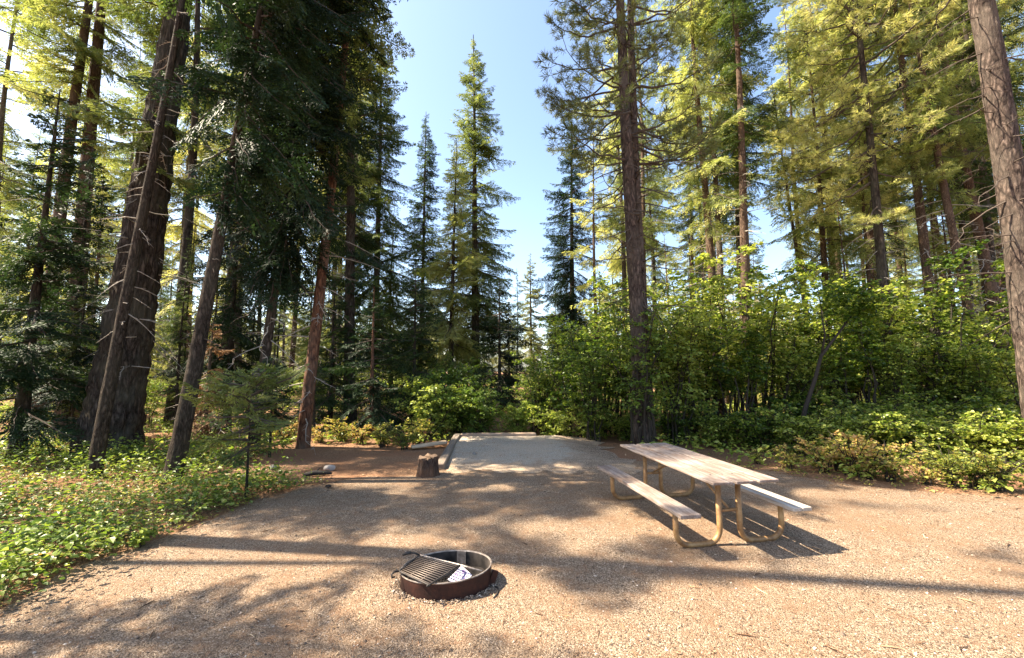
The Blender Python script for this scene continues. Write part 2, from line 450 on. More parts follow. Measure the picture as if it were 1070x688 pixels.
# ------------------------------------------------------------------ broadleaf
def leaves6(base, d, up, L, W, rng=None):
    """folded six-point leaves made of two quads"""
    n = len(base); L = L.reshape(-1, 1); W = W.reshape(-1, 1); side = norm(np.cross(d, up)); upn = np.cross(side, d)
    f = .18
    P = [base, base + d * L * .28 + side * W * .5 + upn * W * f, base + d * L * .68 + side * W * .4 + upn * W * f, base + d * L - upn * L * .08,
         base + d * L * .68 - side * W * .4 + upn * W * f, base + d * L * .28 - side * W * .5 + upn * W * f]
    V = np.stack(P, 1).reshape(-1, 3); o = np.arange(n)[:, None] * 6
    Q = np.stack([o + [0, 1, 2, 3], o + [0, 3, 4, 5]], 1).reshape(-1, 4)
    return V, Q

def shrub_parts(rng, H, spread, nst, leafL, nleaf, upright=.6, flat=.75, low=.15):
    wood, lf = Acc(), Acc(); B, D, U, LL = [], [], [], []
    tips = []
    for k in range(nst):
        az = rng.uniform(0, 6.28); reach = spread * rng.uniform(.25, 1); h = H * rng.uniform(.55, 1)
        n = 9; t = np.linspace(0, 1, n); x0 = rng.normal(0, .12 * spread, 2)
        rr = reach * t ** 1.7; zz = h * (t ** .9) * (1 - .12 * t ** 3)
        az2 = az + rng.normal(0, .5) * t
        P = np.stack([x0[0] + rr * np.cos(az2), x0[1] + rr * np.sin(az2), zz], 1) + rng.normal(0, .012 * H, (n, 3)); P[0, 2] = -.05
        wood.add(*tube(P, np.linspace(.007 + .005 * H, .003, n), 5, False))
        nb = max(4, int(nleaf / nst / 14))
        for b in range(nb):
            q = rng.uniform(low, 1) ** .8; i = min(int(q * (n - 1)), n - 2); p = P[i] + (P[i + 1] - P[i]) * (q * (n - 1) - i)
            a = rng.uniform(0, 6.28); bl = spread * rng.uniform(.18, .5) * (1.15 - .5 * q)
            d = np.array([math.cos(a), math.sin(a), rng.uniform(-.15, .45)]); d /= np.linalg.norm(d)
            e = p + d * bl; e[2] -= .1 * bl; mid = (p + e) / 2 + [0, 0, .06 * bl]
            wood.add(*tube([p, mid, e], [.005, .004, .002], 3, False))
            m = 14; u = rng.uniform(.15, 1.05, m); sg = rng.choice([-1, 1], m)
            lat = norm(np.cross([0, 0, 1.], d)); bp = p + (e - p) * u[:, None]; bp[:, 2] += .06 * bl * 4 * u * (1 - u)
            dd = norm(d * .5 + lat * sg[:, None] * .8 + jit((m, 3), .3, rng)); dd[:, 2] = dd[:, 2] * .5 - .18; dd = norm(dd)
            B.append(bp + dd * leafL * .25 + jit((m, 3), leafL * .3, rng)); D.append(dd); U.append(norm(np.array([0, 0, 1.]) * flat + jit((m, 3), .42, rng))); LL.append(leafL * rng.uniform(.55, 1.2, m))
    LL = np.concatenate(LL); lf.add(*leaves6(np.concatenate(B), np.concatenate(D), np.concatenate(U), LL, LL * rng.uniform(.7, 1.0, len(LL))))
    return wood, lf

def shrub(name, label, cat, loc, H, spread, nst, leafL, nleaf, mat, seed, group=None, **kw):
    rng = np.random.default_rng(seed); wd, lf = shrub_parts(rng, H, spread, nst, leafL, nleaf, **kw)
    root = empty(name, loc); tag(root, label, cat, group)
    link('stems', wd.mesh('stems', [MT['stem']]), root); link('foliage', lf.mesh('foliage', [MT[mat]]), root)
    return root

# ------------------------------------------------------------------ ground
s = NT('forest_soil'); co = s.coord()
n1 = s.noise(co, .9, 4); n2 = s.noise(co, 26, 5, .7); n3 = s.noise(s.coord((60, 14, 1)), 1.5, 4, .7, .6)
c = s.ramp(n2.outputs['Fac'], [(.3, (.085, .05, .03)), (.5, (.21, .125, .075)), (.7, (.40, .26, .17))])
c = s.mix(s.ramp(n3.outputs['Fac'], [(.5, (0, 0, 0)), (.62, (.8, .8, .8))]), c, (.42, .25, .14))
c = s.mix(s.ramp(n1.outputs['Fac'], [(.4, (0, 0, 0)), (.6, (.6, .6, .6))]), c, (.26, .13, .07))
s.pbr(c, .95, s.bump(s.math('ADD', n2.outputs['Fac'], n3.outputs['Fac']), .8, .03), spec=.1); MT['soil'] = s.m

def gravel(name, dark, mid, light, tint, pale, other=None):
    s = NT(name); co = s.coord()
    v = s.voro(co, 112); v2 = s.voro(co, 230); big = s.noise(co, .8, 4, .6); med = s.noise(co, 5, 4, .6)
    sep = s.n('ShaderNodeSeparateColor'); s.l(v.outputs['Color'], sep.inputs[0])
    sep2 = s.n('ShaderNodeSeparateColor'); s.l(v2.outputs['Color'], sep2.inputs[0])
    f = s.math('ADD', s.math('MULTIPLY', sep.outputs[0], .6), s.math('MULTIPLY', sep2.outputs[1], .4))
    c = s.ramp(f, [(.08, dark), (.3, mid), (.62, light), (.93, pale)])
    if other:
        at_ = s.n('ShaderNodeAttribute', attribute_name='blend')
        k = s.math('ADD', at_.outputs['Fac'], s.math('MULTIPLY', s.math('SUBTRACT', med.outputs['Fac'], .5), .9))
        c = s.mix(s.ramp(k, [(.35, (0, 0, 0)), (.65, (1, 1, 1))]), c, s.ramp(f, list(zip((.08, .3, .62, .93), other))))
    c = s.mix(s.ramp(s.math('ADD', s.math('MULTIPLY', big.outputs['Fac'], .6), s.math('MULTIPLY', med.outputs['Fac'], .4)), [(.42, (0, 0, 0)), (.6, (.62, .62, .62))]), c, s.mix(sep.outputs[1], tint, tuple(x * 1.7 for x in tint)))
    # needle litter streaks
    nl = s.noise(s.coord((45, 9, 1)), 1.2, 3, .6, 1.5)
    c = s.mix(s.ramp(s.math('MULTIPLY', nl.outputs['Fac'], s.math('ADD', med.outputs['Fac'], .3)), [(.47, (0, 0, 0)), (.56, (.55, .55, .55))]), c, (.22, .11, .06))
    h = s.math('ADD', s.math('MULTIPLY', s.math('SUBTRACT', 1.0, v.outputs['Distance']), 1.0), s.math('MULTIPLY', s.math('SUBTRACT', 1.0, v2.outputs['Distance']), .5))
    h = s.math('ADD', h, s.math('MULTIPLY', sep.outputs[2], .7))
    s.pbr(c, .85, s.bump(h, .85, .012), spec=.2); return s.m
MT['gravel'] = gravel('gravel', (.026, .019, .013), (.138, .099, .067), (.325, .234, .152), (.185, .115, .066), (.58, .47, .36))
MT['pad'] = gravel('pad_gravel', (.15, .128, .098), (.32, .275, .215), (.47, .405, .32), (.42, .33, .24), (.70, .64, .56), ((.026, .019, .013), (.138, .099, .067), (.325, .234, .152), (.72, .59, .46)))

def hn(x, y):
    return vnoise(x * .13 + 31.3, y * .13 + 60.1) * .7 + vnoise(x * .45 + 7, y * .45 + 90) * .22
CLEAR = None
def soft_in(x, y):
    """1 deep in the forest, 0 in and near the clearing"""
    d = np.maximum(np.maximum(-x - 4.5 + .15 * y, x - 8.5), y - 11.5)
    return np.clip(d / 5, 0, 1)
def hgt(x, y):
    x = np.asarray(x, float); y = np.asarray(y, float)
    return (hn(x, y) - .3) * .55 * soft_in(x, y)

g1 = np.concatenate([-np.geomspace(400, 24, 14), np.linspace(-22, 22, 90), np.geomspace(24, 400, 14)])
X, Y = np.meshgrid(g1, g1 + 12, indexing='ij'); n = len(g1)
V = np.stack([X, Y, hgt(X, Y)], -1).reshape(-1, 3)
i, j = np.meshgrid(np.arange(n - 1), np.arange(n - 1), indexing='ij')
Q = np.stack([i * n + j, (i + 1) * n + j, (i + 1) * n + j + 1, i * n + j + 1], -1).reshape(-1, 4)
tag(link('ground', raw_mesh('ground', V, Q, [MT['soil']], None, True)), kind='structure', label='brown forest floor of needles and soil')

# gravel outline: photo pixels -> world, then the unseen part around the camera
px = [(0, 634), (30, 620), (70, 601), (120, 585), (150, 571), (185, 556), (225, 540), (262, 527), (295, 517), (312, 509), (345, 504), (385, 499), (420, 497), (452, 494)]
out_pts = [gr(a, b)[:2] for a, b in px] + [np.array([-1.2, 8.9]), np.array([2.3, 8.9])] + [gr(a, b)[:2] for a, b in [(690, 484), (740, 486), (800, 492), (850, 501), (900, 508), (950, 512), (1010, 516), (1075, 522)]] + \
    [np.array(q) for q in [(9.5, 5.2), (14, 4.2), (22, 2), (22, -12), (-16, -12), (-15, -4), (-9, 0), (-6, 2.2)]]
def densify(P, step=.12, amp=.06, seed=3):
    r = np.random.default_rng(seed); o = []
    for k in range(len(P)):
        a, b = P[k], P[(k + 1) % len(P)]; m = max(1, int(np.linalg.norm(b - a) / step))
        for q in range(m): o.append(a + (b - a) * q / m)
    o = np.array(o); j_ = r.normal(0, amp, o.shape); j_ = (j_ + np.roll(j_, 1, 0) + np.roll(j_, 2, 0)) / 1.7
    return o + j_
OUT = densify(out_pts)
import bmesh
def sheet(name, outline, z, mat, zf=None, sub=0):
    bm = bmesh.new(); vs = [bm.verts.new((p[0], p[1], z)) for p in outline]; f = bm.faces.new(vs)
    if f.normal.z < 0: f.normal_flip()
    bmesh.ops.triangulate(bm, faces=bm.faces[:])
    bm.normal_update()
    if bm.faces[:][0].normal.z < 0: bmesh.ops.reverse_faces(bm, faces=bm.faces[:])
    me = bpy.data.meshes.new(name); bm.to_mesh(me); bm.free(); me.materials.append(mat); return me
o = link('gravel_clearing', sheet('gravel_clearing', OUT, .008, MT['gravel'])); tag(o, kind='structure', label='tan gravel clearing of the campsite')

def inside(P, x, y):
    c_ = np.zeros(np.shape(x), bool); n_ = len(P)
    for k in range(n_):
        x1, y1 = P[k]; x2, y2 = P[(k + 1) % n_]
        cond = ((y1 > y) != (y2 > y)); c_ ^= cond & (x < (x2 - x1) * (y - y1) / ((y2 - y1) + 1e-12) + x1)
    return c_

# raised pad, ramping up from the gravel to its timbers
PA, PB, PC, PD = np.array([-1.30, 8.0]), np.array([-1.42, 11.25]), np.array([2.1, 11.35]), np.array([2.5, 7.7])
nu, nv = 60, 50; U_, W_ = np.meshgrid(np.linspace(0, 1, nu), np.linspace(0, 1, nv), indexing='ij')
P_ = (PA[None, None] * ((1 - U_) * (1 - W_))[..., None] + PD * (U_ * (1 - W_))[..., None] + PB * ((1 - U_) * W_)[..., None] + PC * (U_ * W_)[..., None])
zz = .014 + .13 * np.clip(W_ * 1.6, 0, 1) ** 1.3 * (1 - np.clip((U_ - .72) / .28, 0, 1) ** 1.2) + .012 * (vnoise(U_ * 14, W_ * 12) - .5) * np.clip(W_ * 5, 0, 1)
wob = (vnoise(U_ * 18 + 3, W_ * 0 + 7) - .5) * .5 * (1 - W_); P_[..., 1] -= wob
wob2 = (vnoise(W_ * 18 + 3, U_ * 0 + 9) - .5) * .5 * np.clip((U_ - .5) * 2, 0, 1) ** 2; P_[..., 0] += wob2
V = np.concatenate([P_, zz[..., None]], -1).reshape(-1, 3)
i, j = np.meshgrid(np.arange(nu - 1), np.arange(nv - 1), indexing='ij')
Q = np.stack([i * nv + j, (i + 1) * nv + j, (i + 1) * nv + j + 1, i * nv + j + 1], -1).reshape(-1, 4)
pm = raw_mesh('gravel_pad', V, Q, [MT['pad']], None, True)
bl_ = np.clip(1 - W_ * 2.6, 0, 1) + np.clip((U_ - .55) / .35, 0, 1)
at0 = pm.attributes.new('blend', 'FLOAT', 'POINT'); at0.data.foreach_set('value', np.clip(bl_, 0, 1).astype(np.float32).ravel())
tag(link('gravel_pad', pm), kind='structure', label='pale raised gravel pad at the back of the clearing')

# weathered timber
def timber_mat(name, cols, sx=1, bump=.5, axis='X'):
    s = NT(name); sv = {'X': (1.2, 22, 22), 'Y': (22, 1.2, 22), 'Z': (22, 22, 1.2)}[axis]
    g = s.noise(s.coord(sv), 2.2, 6, .7, .5); g2 = s.noise(s.coord((1, .5, 1)), 5, 4, .65); g3 = s.noise(s.coord(tuple(v * 3 for v in sv)), 2.5, 3)
    c = s.ramp(g.outputs['Fac'], [(.28, cols[0]), (.48, cols[1]), (.68, cols[2])])
    c = s.mix(s.ramp(g2.outputs['Fac'], [(.42, (0, 0, 0)), (.64, (.75, .75, .75))]), c, s.mix(g.outputs['Fac'], cols[3], tuple(x * .6 for x in cols[3])))
    h = s.math('ADD', g.outputs['Fac'], s.math('MULTIPLY', g3.outputs['Fac'], .4))
    s.pbr(c, .8, s.bump(h, bump, .006), spec=.2); return s.m
MT['timber'] = timber_mat('old_timber', [(.07, .055, .045), (.17, .14, .115), (.30, .26, .22), (.26, .20, .15)], axis='Y')
MT['timber_x'] = timber_mat('old_timber_across', [(.07, .055, .045), (.22, .17, .13), (.40, .32, .25), (.34, .24, .17)], axis='X')
MT['cutwood'] = timber_mat('cut_wood', [(.30, .22, .14), (.48, .37, .25), (.62, .50, .36), (.55, .40, .26)], axis='X')
o = link('timber_edging', raw_mesh('timber_edging', *box((0, 0, 0), (.17, 3.15, .19), bev=.018), [MT['timber']]))
o.location = (-1.42, 9.72, .075); o.rotation_euler = (R(1.6), 0, R(1.5)); tag(o, 'grey weathered timber edging along the left side of the raised gravel pad', 'timber')
o = link('timber_edging', raw_mesh('timber_edging', *box((0, 0, 0), (2.0, .17, .2), bev=.018), [MT['timber_x']]))
o.location = (-.38, 11.36, .11); tag(o, 'reddish brown timber edging across the back of the raised gravel pad', 'timber')
o = link('wood_plank', raw_mesh('wood_plank', *box((0, 0, 0), (.85, .2, .06), bev=.01), [MT['cutwood']]))
o.location = (-2.02, 10.35, .10); o.rotation_euler = (0, R(-4), R(22)); tag(o, 'pale sunlit plank lying beside the pad edging behind the stump', 'plank')

# ------------------------------------------------------------------ loose stones and litter (uncountable)
def octa(cent, r, rng, squash=.6):
    n = len(cent); base = np.array([(1, 0, 0), (0, 1, 0), (-1, 0, 0), (0, -1, 0), (0, 0, 1), (0, 0, -1)], float)
    sc_ = rng.uniform(.6, 1.25, (n, 6, 1)) * r[:, None, None]; P = base[None] * sc_; P[..., 2] *= squash
    a = rng.uniform(0, 6.28, n); ca, sa = np.cos(a)[:, None], np.sin(a)[:, None]
    x = P[..., 0] * ca - P[..., 1] * sa; y = P[..., 0] * sa + P[..., 1] * ca
    tz = rng.normal(0, .35, (n, 1)); z = P[..., 2] + x * tz
    P = np.stack([x, y, z], -1) + cent[:, None]
    F = np.array([(0, 1, 4), (1, 2, 4), (2, 3, 4), (3, 0, 4), (1, 0, 5), (2, 1, 5), (3, 2, 5), (0, 3, 5)])
    Fq = np.concatenate([F, F[:, 2:]], 1)
    Q = (np.arange(n)[:, None, None] * 6 + Fq[None]).reshape(-1, 4)
    return P.reshape(-1, 3), Q
s = NT('loose_stone'); g = s.n('ShaderNodeNewGeometry')
c = s.ramp(g.outputs['Random Per Island'], [(0, (.05, .037, .03)), (.4, (.17, .125, .09)), (.75, (.33, .245, .175)), (.95, (.47, .37, .28)), (1, (.66, .57, .47))])
s.pbr(c, .8, spec=.25); MT['stone'] = s.m
N = 42000
yy = 2.3 + (RNG.random(N) ** 1.7) * 8.5; xx = (RNG.random(N) * 2 - 1) * (yy * 1.32 + .6)
ok = inside(OUT, xx, yy); xx, yy = xx[ok], yy[ok]
rr = RNG.lognormal(math.log(.0050), .42, len(xx)).clip(.003, .022)
V, Q = octa(np.stack([xx, yy, .008 + rr * .25], 1), rr, RNG)
tag(link('gravel', raw_mesh('gravel', V, Q, [MT['stone']])), 'loose gravel stones scattered over the clearing', kind='stuff')
# needles and bits of bark
s = NT('litter'); g = s.n('ShaderNodeNewGeometry')
c = s.ramp(g.outputs['Random Per Island'], [(0, (.05, .03, .02)), (.4, (.16, .085, .045)), (.8, (.34, .20, .11)), (1, (.5, .38, .24))])
s.pbr(c, .8, spec=.2); MT['litter'] = s.m
N = 30000
yy = 2.4 + RNG.random(N) ** 1.3 * 11; xx = (RNG.random(N) * 2 - 1) * (yy * 1.3 + .6)
dens_ = np.where(inside(OUT, xx, yy), .28 + .5 * (vnoise(xx * 1.1 + 9, yy * 1.1 + 5) > .55), .9); ok = RNG.random(N) < dens_; xx, yy = xx[ok], yy[ok]; n = len(xx)
a = RNG.uniform(0, 6.28, n); d = np.stack([np.cos(a), np.sin(a), RNG.normal(0, .12, n)], 1); sd = norm(np.cross(d, [0, 0, 1.]))
V, Q = blades(np.stack([xx, yy, hgt(xx, yy) + RNG.uniform(.012, .022, n)], 1), d, sd, RNG.uniform(.02, .075, n), RNG.uniform(.003, .008, n))
tag(link('needle_litter', raw_mesh('needle_litter', V, Q, [MT['litter']])), 'fallen needles and twigs over the ground', kind='stuff')

n = 420; yy = 2.6 + RNG.random(n) ** 1.4 * 7; xx = (RNG.random(n) * 2 - 1) * (yy * 1.2); ok = inside(OUT, xx, yy); tw = Acc()
for x, y in zip(xx[ok], yy[ok]):
    a = RNG.uniform(0, 6.28); l = min(.09, RNG.lognormal(math.log(.028), .5)); d = np.array([math.cos(a), math.sin(a), 0]) * l
    tw.add(*tube([np.array([x, y, .014]) - d, np.array([x, y, .018]) + RNG.normal(0, .15 * l, 3) * [1, 1, 0], np.array([x, y, .013]) + d], [.0015 + .03 * l, .002 + .05 * l, .0012], 4))
tag(link('twig_litter', tw.mesh('twig_litter', [MT['litter']])), 'scattered twigs and bark bits on the gravel', kind='stuff')

# ------------------------------------------------------------------ picnic table
TX, TY, YAW, TL = 2.379, 4.402, .169, 2.228
WT, TH, SO, SH, SW = .755, .735, .632, .437, .225
FY = (.30, 1.95)
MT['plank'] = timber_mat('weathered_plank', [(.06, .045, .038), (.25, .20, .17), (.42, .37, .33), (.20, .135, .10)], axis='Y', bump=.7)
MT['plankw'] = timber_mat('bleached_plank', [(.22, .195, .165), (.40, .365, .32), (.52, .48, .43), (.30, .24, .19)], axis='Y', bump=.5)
s = NT('tan_tube'); co = s.coord(); n1 = s.noise(co, 9, 4, .65); n2 = s.noise(co, 60, 3)
c = s.ramp(n1.outputs['Fac'], [(.3, (.14, .07, .03)), (.5, (.30, .17, .07)), (.7, (.42, .27, .12))])
s.pbr(c, .5, s.bump(n2.outputs['Fac'], .2, .003), spec=.45, metal=.15); MT['tube'] = s.m
MT['soot_bolt'] = plain('bolt_steel', (.05, .045, .04), .5)
tb = empty('picnic_table', (TX, TY, 0), YAW); tag(tb, 'weathered wooden picnic table with attached benches on tan tubular steel legs', 'picnic table')
def boards(xs, wd, z, y0, y1, mats_i, th=.04):
    a = Acc()
    for k, x in enumerate(xs):
        V, Q = box((x, (y0 + y1) / 2 + RNG.uniform(-.014, .014), z - th / 2 + RNG.uniform(-.003, .003)), (wd, y1 - y0, th), rz=RNG.uniform(-.002, .002), ry=RNG.uniform(-.012, .012), bev=.005)
        a.add(V, Q)
    return a
bw = (WT - .066) / 3
a = boards([-bw - .036, 0, bw + .030], bw, TH, 0, TL, 0, .029); top = link('tabletop', a.mesh('tabletop', [MT['plank']]), tb)
for q in (.30, 1.12, 1.95):                                     # cross cleats under the boards
    link('cross_cleat', raw_mesh('cross_cleat', *box((0, q, TH - .046), (WT * .82, .05, .03), bev=.004), [MT['tube']]), top)
for q in (.30, 1.95):
    for x in (-.33, -.2, -.06, .06, .2, .33):
        link('bolt', raw_mesh('bolt', *tube([(x, q, TH - .004), (x, q, TH + .004)], .009, 8), [MT['soot_bolt']]), top)
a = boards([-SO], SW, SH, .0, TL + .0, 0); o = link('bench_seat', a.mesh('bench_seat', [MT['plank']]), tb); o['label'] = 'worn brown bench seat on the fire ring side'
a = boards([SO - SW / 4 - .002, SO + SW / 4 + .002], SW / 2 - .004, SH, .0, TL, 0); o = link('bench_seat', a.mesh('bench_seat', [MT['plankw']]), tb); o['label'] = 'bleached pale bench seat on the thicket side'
def arc(c, r, a0, a1, n=8):
    t = np.linspace(a0, a1, n); return [(c[0] + r * math.cos(q), c[1] + r * math.sin(q)) for q in t]
for q in FY:
    fr = empty('leg_frame', (0, 0, 0)); fr.parent = tb
    for sgn in (-1, 1):
        rb = .15; ro = .029
        pts = [(-SO + .0, SH - .045), (-SO, rb + ro + .02)] + arc((-SO + rb, rb + ro), rb, math.pi, 1.5 * math.pi) + arc((-.12 - rb, rb + ro), rb, -.5 * math.pi, 0) + [(-.12, TH - .05)]
        pts = np.array([(-sgn * x if sgn == 1 else x, q, z) for x, z in pts])
        # re-sample straight runs so the tube twists cleanly
        V, Q = tube(pts, ro, 14)
        link('leg', raw_mesh('leg', V, Q, [MT['tube']], None, True), fr)
        plate = box((sgn * SO, q, SH - .044), (SW * .85, .05, .006))
        link('seat_bracket', raw_mesh('seat_bracket', *plate, [MT['tube']]), fr)
    link('crossbar', raw_mesh('crossbar', *tube([(-.12, q, .36), (.12, q, .36)], .016, 10), [MT['tube']], None, True), fr)
    yb = q + (.62 if q < 1 else -.62)
    link('brace', raw_mesh('brace', *tube([(0, q + (.01 if q < 1 else -.01), .375), (0, yb, TH - .07)], .013, 8), [MT['tube']], None, True), fr)

# ------------------------------------------------------------------ fire ring
s = NT('rusted_steel'); co = s.coord(); n1 = s.noise(co, 7, 5, .7); n2 = s.noise(co, 70, 3)
c = s.ramp(n1.outputs['Fac'], [(.3, (.012, .006, .005)), (.52, (.032, .011, .008)), (.72, (.075, .026, .015))])
s.pbr(c, .62, s.bump(n2.outputs['Fac'], .35, .003), spec=.4, metal=.3); MT['rust'] = s.m
s = NT('sooty_steel'); n1 = s.noise(s.coord(), 9, 4)
s.pbr(s.ramp(n1.outputs['Fac'], [(.35, (.02, .018, .017)), (.7, (.09, .075, .065))]), .6, spec=.4, metal=.4); MT['soot'] = s.m
s = NT('worn_steel'); n1 = s.noise(s.coord(), 22, 4)
s.pbr(s.ramp(n1.outputs['Fac'], [(.35, (.16, .13, .11)), (.7, (.42, .36, .31))]), .45, spec=.5, metal=.5); MT['worn'] = s.m
s = NT('ash'); n1 = s.noise(s.coord(), 12, 5)
s.pbr(s.ramp(n1.outputs['Fac'], [(.3, (.012, .011, .01)), (.58, (.035, .03, .027)), (.78, (.13, .115, .10))]), .95, s.bump(n1.outputs['Fac'], .8, .02), spec=.1); MT['ash'] = s.m
RZ = .15
cL, cR = gr(415.5, 597, RZ), gr(509, 593, RZ)
FC = np.array([-.60, 0, 0]); _yf, _yb = gr(460, 609.5, RZ)[1], gr(468, 575, RZ)[1]; FC[1] = (_yf + _yb) / 2; FR = .40; FK = (_yb - _yf) / 2 / FR
fr_ = empty('fire_ring', tuple(FC)); tag(fr_, 'low rusty steel fire ring with a half grate sunk in the gravel', 'fire ring')
n = 72; A_ = np.arange(n) * 2 * math.pi / n
prof = [(FR, -.03), (FR, RZ - .012), (FR + .006, RZ - .004), (FR + .004, RZ), (FR - .006, RZ), (FR - .010, RZ - .008), (FR - .010, -.03)]
V = np.array([(r_ * math.cos(t), r_ * math.sin(t) * FK, z) for r_, z in prof for t in A_])
V[:, 2] += .018 * V[:, 0] / FR * (V[:, 2] > .1)
Q = []; MI = []
for k in range(len(prof) - 1):
    for j in range(n):
        Q.append((k * n + j, k * n + (j + 1) % n, (k + 1) * n + (j + 1) % n, (k + 1) * n + j)); MI.append(0 if k == 0 else (2 if k < 5 else 1))
link('ring_wall', raw_mesh('ring_wall', V, np.array(Q), [MT['rust'], MT['soot'], MT['worn']], MI, False), fr_)
# ash bed
nr, na = 8, 40; rr_ = np.linspace(0, FR - .012, nr); V = np.array([(r_ * math.cos(t), r_ * math.sin(t) * FK, .035 + RNG.uniform(-.012, .012)) for r_ in rr_ for t in np.arange(na) * 2 * math.pi / na])
Q = np.array([(k * na + j, k * na + (j + 1) % na, (k + 1) * na + (j + 1) % na, (k + 1) * na + j) for k in range(nr - 1) for j in range(na)])[:, ::-1]
link('ash_bed', raw_mesh('ash_bed', V, Q, [MT['ash']], None, True), fr_)
G = lambda zx, zy, z=RZ + .012: gr(400 + zx / 8.917, 565 + zy / 8.917, z) - FC
gt = empty('grate', (0, 0, 0)); gt.parent = fr_
bl, fl, ff, rb_ = G(345, 135), G(150, 285), G(430, 415), G(720, 228)
bk_end = G(925, 285)
link('grate_rail', raw_mesh('grate_rail', *tube([bl - (rb_ - bl) * .05, bl, rb_, bk_end], .008, 8), [MT['worn']], None, True), gt)
link('grate_rail', raw_mesh('grate_rail', *tube([fl + (fl - ff) * .1, fl, ff, ff + (ff - fl) * .03], .008, 8), [MT['soot']], None, True), gt)
link('grate_rail', raw_mesh('grate_rail', *tube([ff + (ff - rb_) * .06, ff, rb_], .008, 8), [MT['soot']], None, True), gt)
link('grate_rail', raw_mesh('grate_rail', *tube([bl, fl], .007, 8), [MT['soot']], None, True), gt)
s = NT('grate_steel'); s.pbr((.16, .125, .10), .5, spec=.5, metal=.4); MT['gratesteel'] = s.m
a = Acc()
for t in np.linspace(.06, .94, 12): a.add(*tube([bl + (fl - bl) * t - [0, 0, .004], rb_ + (ff - rb_) * t - [0, 0, .004]], .0048, 6))
for t in (.33, .67): a.add(*tube([bl + (rb_ - bl) * t - [0, 0, .011], fl + (ff - fl) * t - [0, 0, .011]], .005, 6))
link('grate_bars', a.mesh('grate_bars', [MT['gratesteel']], True), gt)
h0 = G(195, 130, RZ + .05)
link('grate_handle', raw_mesh('grate_handle', *tube([bl, G(300, 118, RZ + .035), G(240, 112, RZ + .05)], .008, 8), [MT['soot']], None, True), gt)
link('handle_grip', raw_mesh('handle_grip', *tube([G(262, 114, RZ + .048), G(225, 118, RZ + .052), G(182, 134, RZ + .045)], [.013, .016, .012], 8), [MT['soot']], None, True), gt)
link('grate_hook', raw_mesh('grate_hook', *tube([fl, G(105, 292, RZ + .02), G(80, 318, RZ + .012), G(88, 348, RZ - .005), G(108, 338, RZ - .01)], .008, 8), [MT['soot']], None, True), gt)
# hinge flange at the right and scorched back plate
link('flange', raw_mesh('flange', *box((FR + .02, -.045, .06), (.055, .02, .13), rz=.3, ry=.35, bev=.003), [MT['rust']]), fr_)
link('flange', raw_mesh('flange', *box((FR * .25, FR * FK * .968 - .018, .09), (.09, .008, .13), rz=-.25, bev=.002), [MT['worn']]), fr_)
# gravel heaped against the wall
n = 900; a = RNG.uniform(0, 6.28, n); rd = FR + .008 + np.abs(RNG.normal(0, .035, n)); hz = .012 + .022 * np.exp(-(rd - FR) / .03)
V, Q = octa(np.stack([FC[0] + rd * np.cos(a), FC[1] + (rd - FR + FR * FK) * np.sin(a), hz * RNG.uniform(.6, 1, n)], 1), RNG.lognormal(math.log(.007), .35, n).clip(.004, .016), RNG)
tag(link('ring_gravel', raw_mesh('ring_gravel', V, Q, [MT['stone']])), 'loose stones heaped against the fire ring', kind='stuff')
# notice card
s = NT('card'); s.pbr((.52, .49, .56), .6, spec=.3); MT['card'] = s.m
s = NT('card_ink'); s.pbr((.16, .08, .24), .6, spec=.3); MT['ink'] = s.m
c0, c1, c2 = gr(400 + 735 / 8.917, 565 + 232 / 8.917, .125), gr(400 + 605 / 8.917, 565 + 362 / 8.917, .075), gr(400 + 832 / 8.917, 565 + 322 / 8.917, .09)
ex, ey = c1 - c0, c2 - c0                                       # along the long side, along the short side
nn = norm(np.cross(ex, ey)); nn = nn if nn[2] > 0 else -nn
lx, ly = np.linalg.norm(ex), np.linalg.norm(ey); card = Acc()
def cq(u0, u1, v0, v1, h, th, m):
    P = [c0 + ex * u + ey * v + nn * hh for hh in (h - th, h) for u, v in ((u0, v0), (u1, v0), (u1, v1), (u0, v1))]
    card.add(np.array(P), np.array([(0, 3, 2, 1), (4, 5, 6, 7), (0, 1, 5, 4), (1, 2, 6, 5), (2, 3, 7, 6), (3, 0, 4, 7)]), m)
cq(0, 1, 0, 1, 0, .0015, 0)
r_ = random.Random(5)
for row in range(5):
    v0 = .10 + row * .165; u = .30 if row in (1, 2) else .12
    if row == 0: u = .32
    while u < .9:
        wd = r_.uniform(.04, .11)
        cq(u, min(u + wd, .93), v0, v0 + .065, .0012, .0006, 1); u += wd + .022
for k in range(10):                                             # round emblem of short strokes
    t = k * math.pi / 5; cu, cv = .16 + .07 * math.cos(t), .42 + .12 * math.sin(t)
    cq(cu - .02, cu + .02, cv - .03, cv + .03, .0013, .0006, 1)
cq(.13, .19, .36, .48, .0013, .0006, 1)
o = link('notice_card', card.mesh('notice_card', [MT['card'], MT['ink']])); tag(o, 'white card with purple print resting in the fire ring beside the grate', 'card')
# iron hook on the gravel
P = [gr(400 + 1030 / 8.917, 565 + 535 / 8.917, .012), gr(400 + 1062 / 8.917, 565 + 505 / 8.917, .012), gr(521, 616.5, .014), gr(520, 614, .014), gr(517, 613, .012)]
o = link('iron_hook', raw_mesh('iron_hook', *tube(P, .007, 8), [MT['soot']], None, True)); tag(o, 'small bent black iron hook on the gravel right of the fire ring', 'hook')

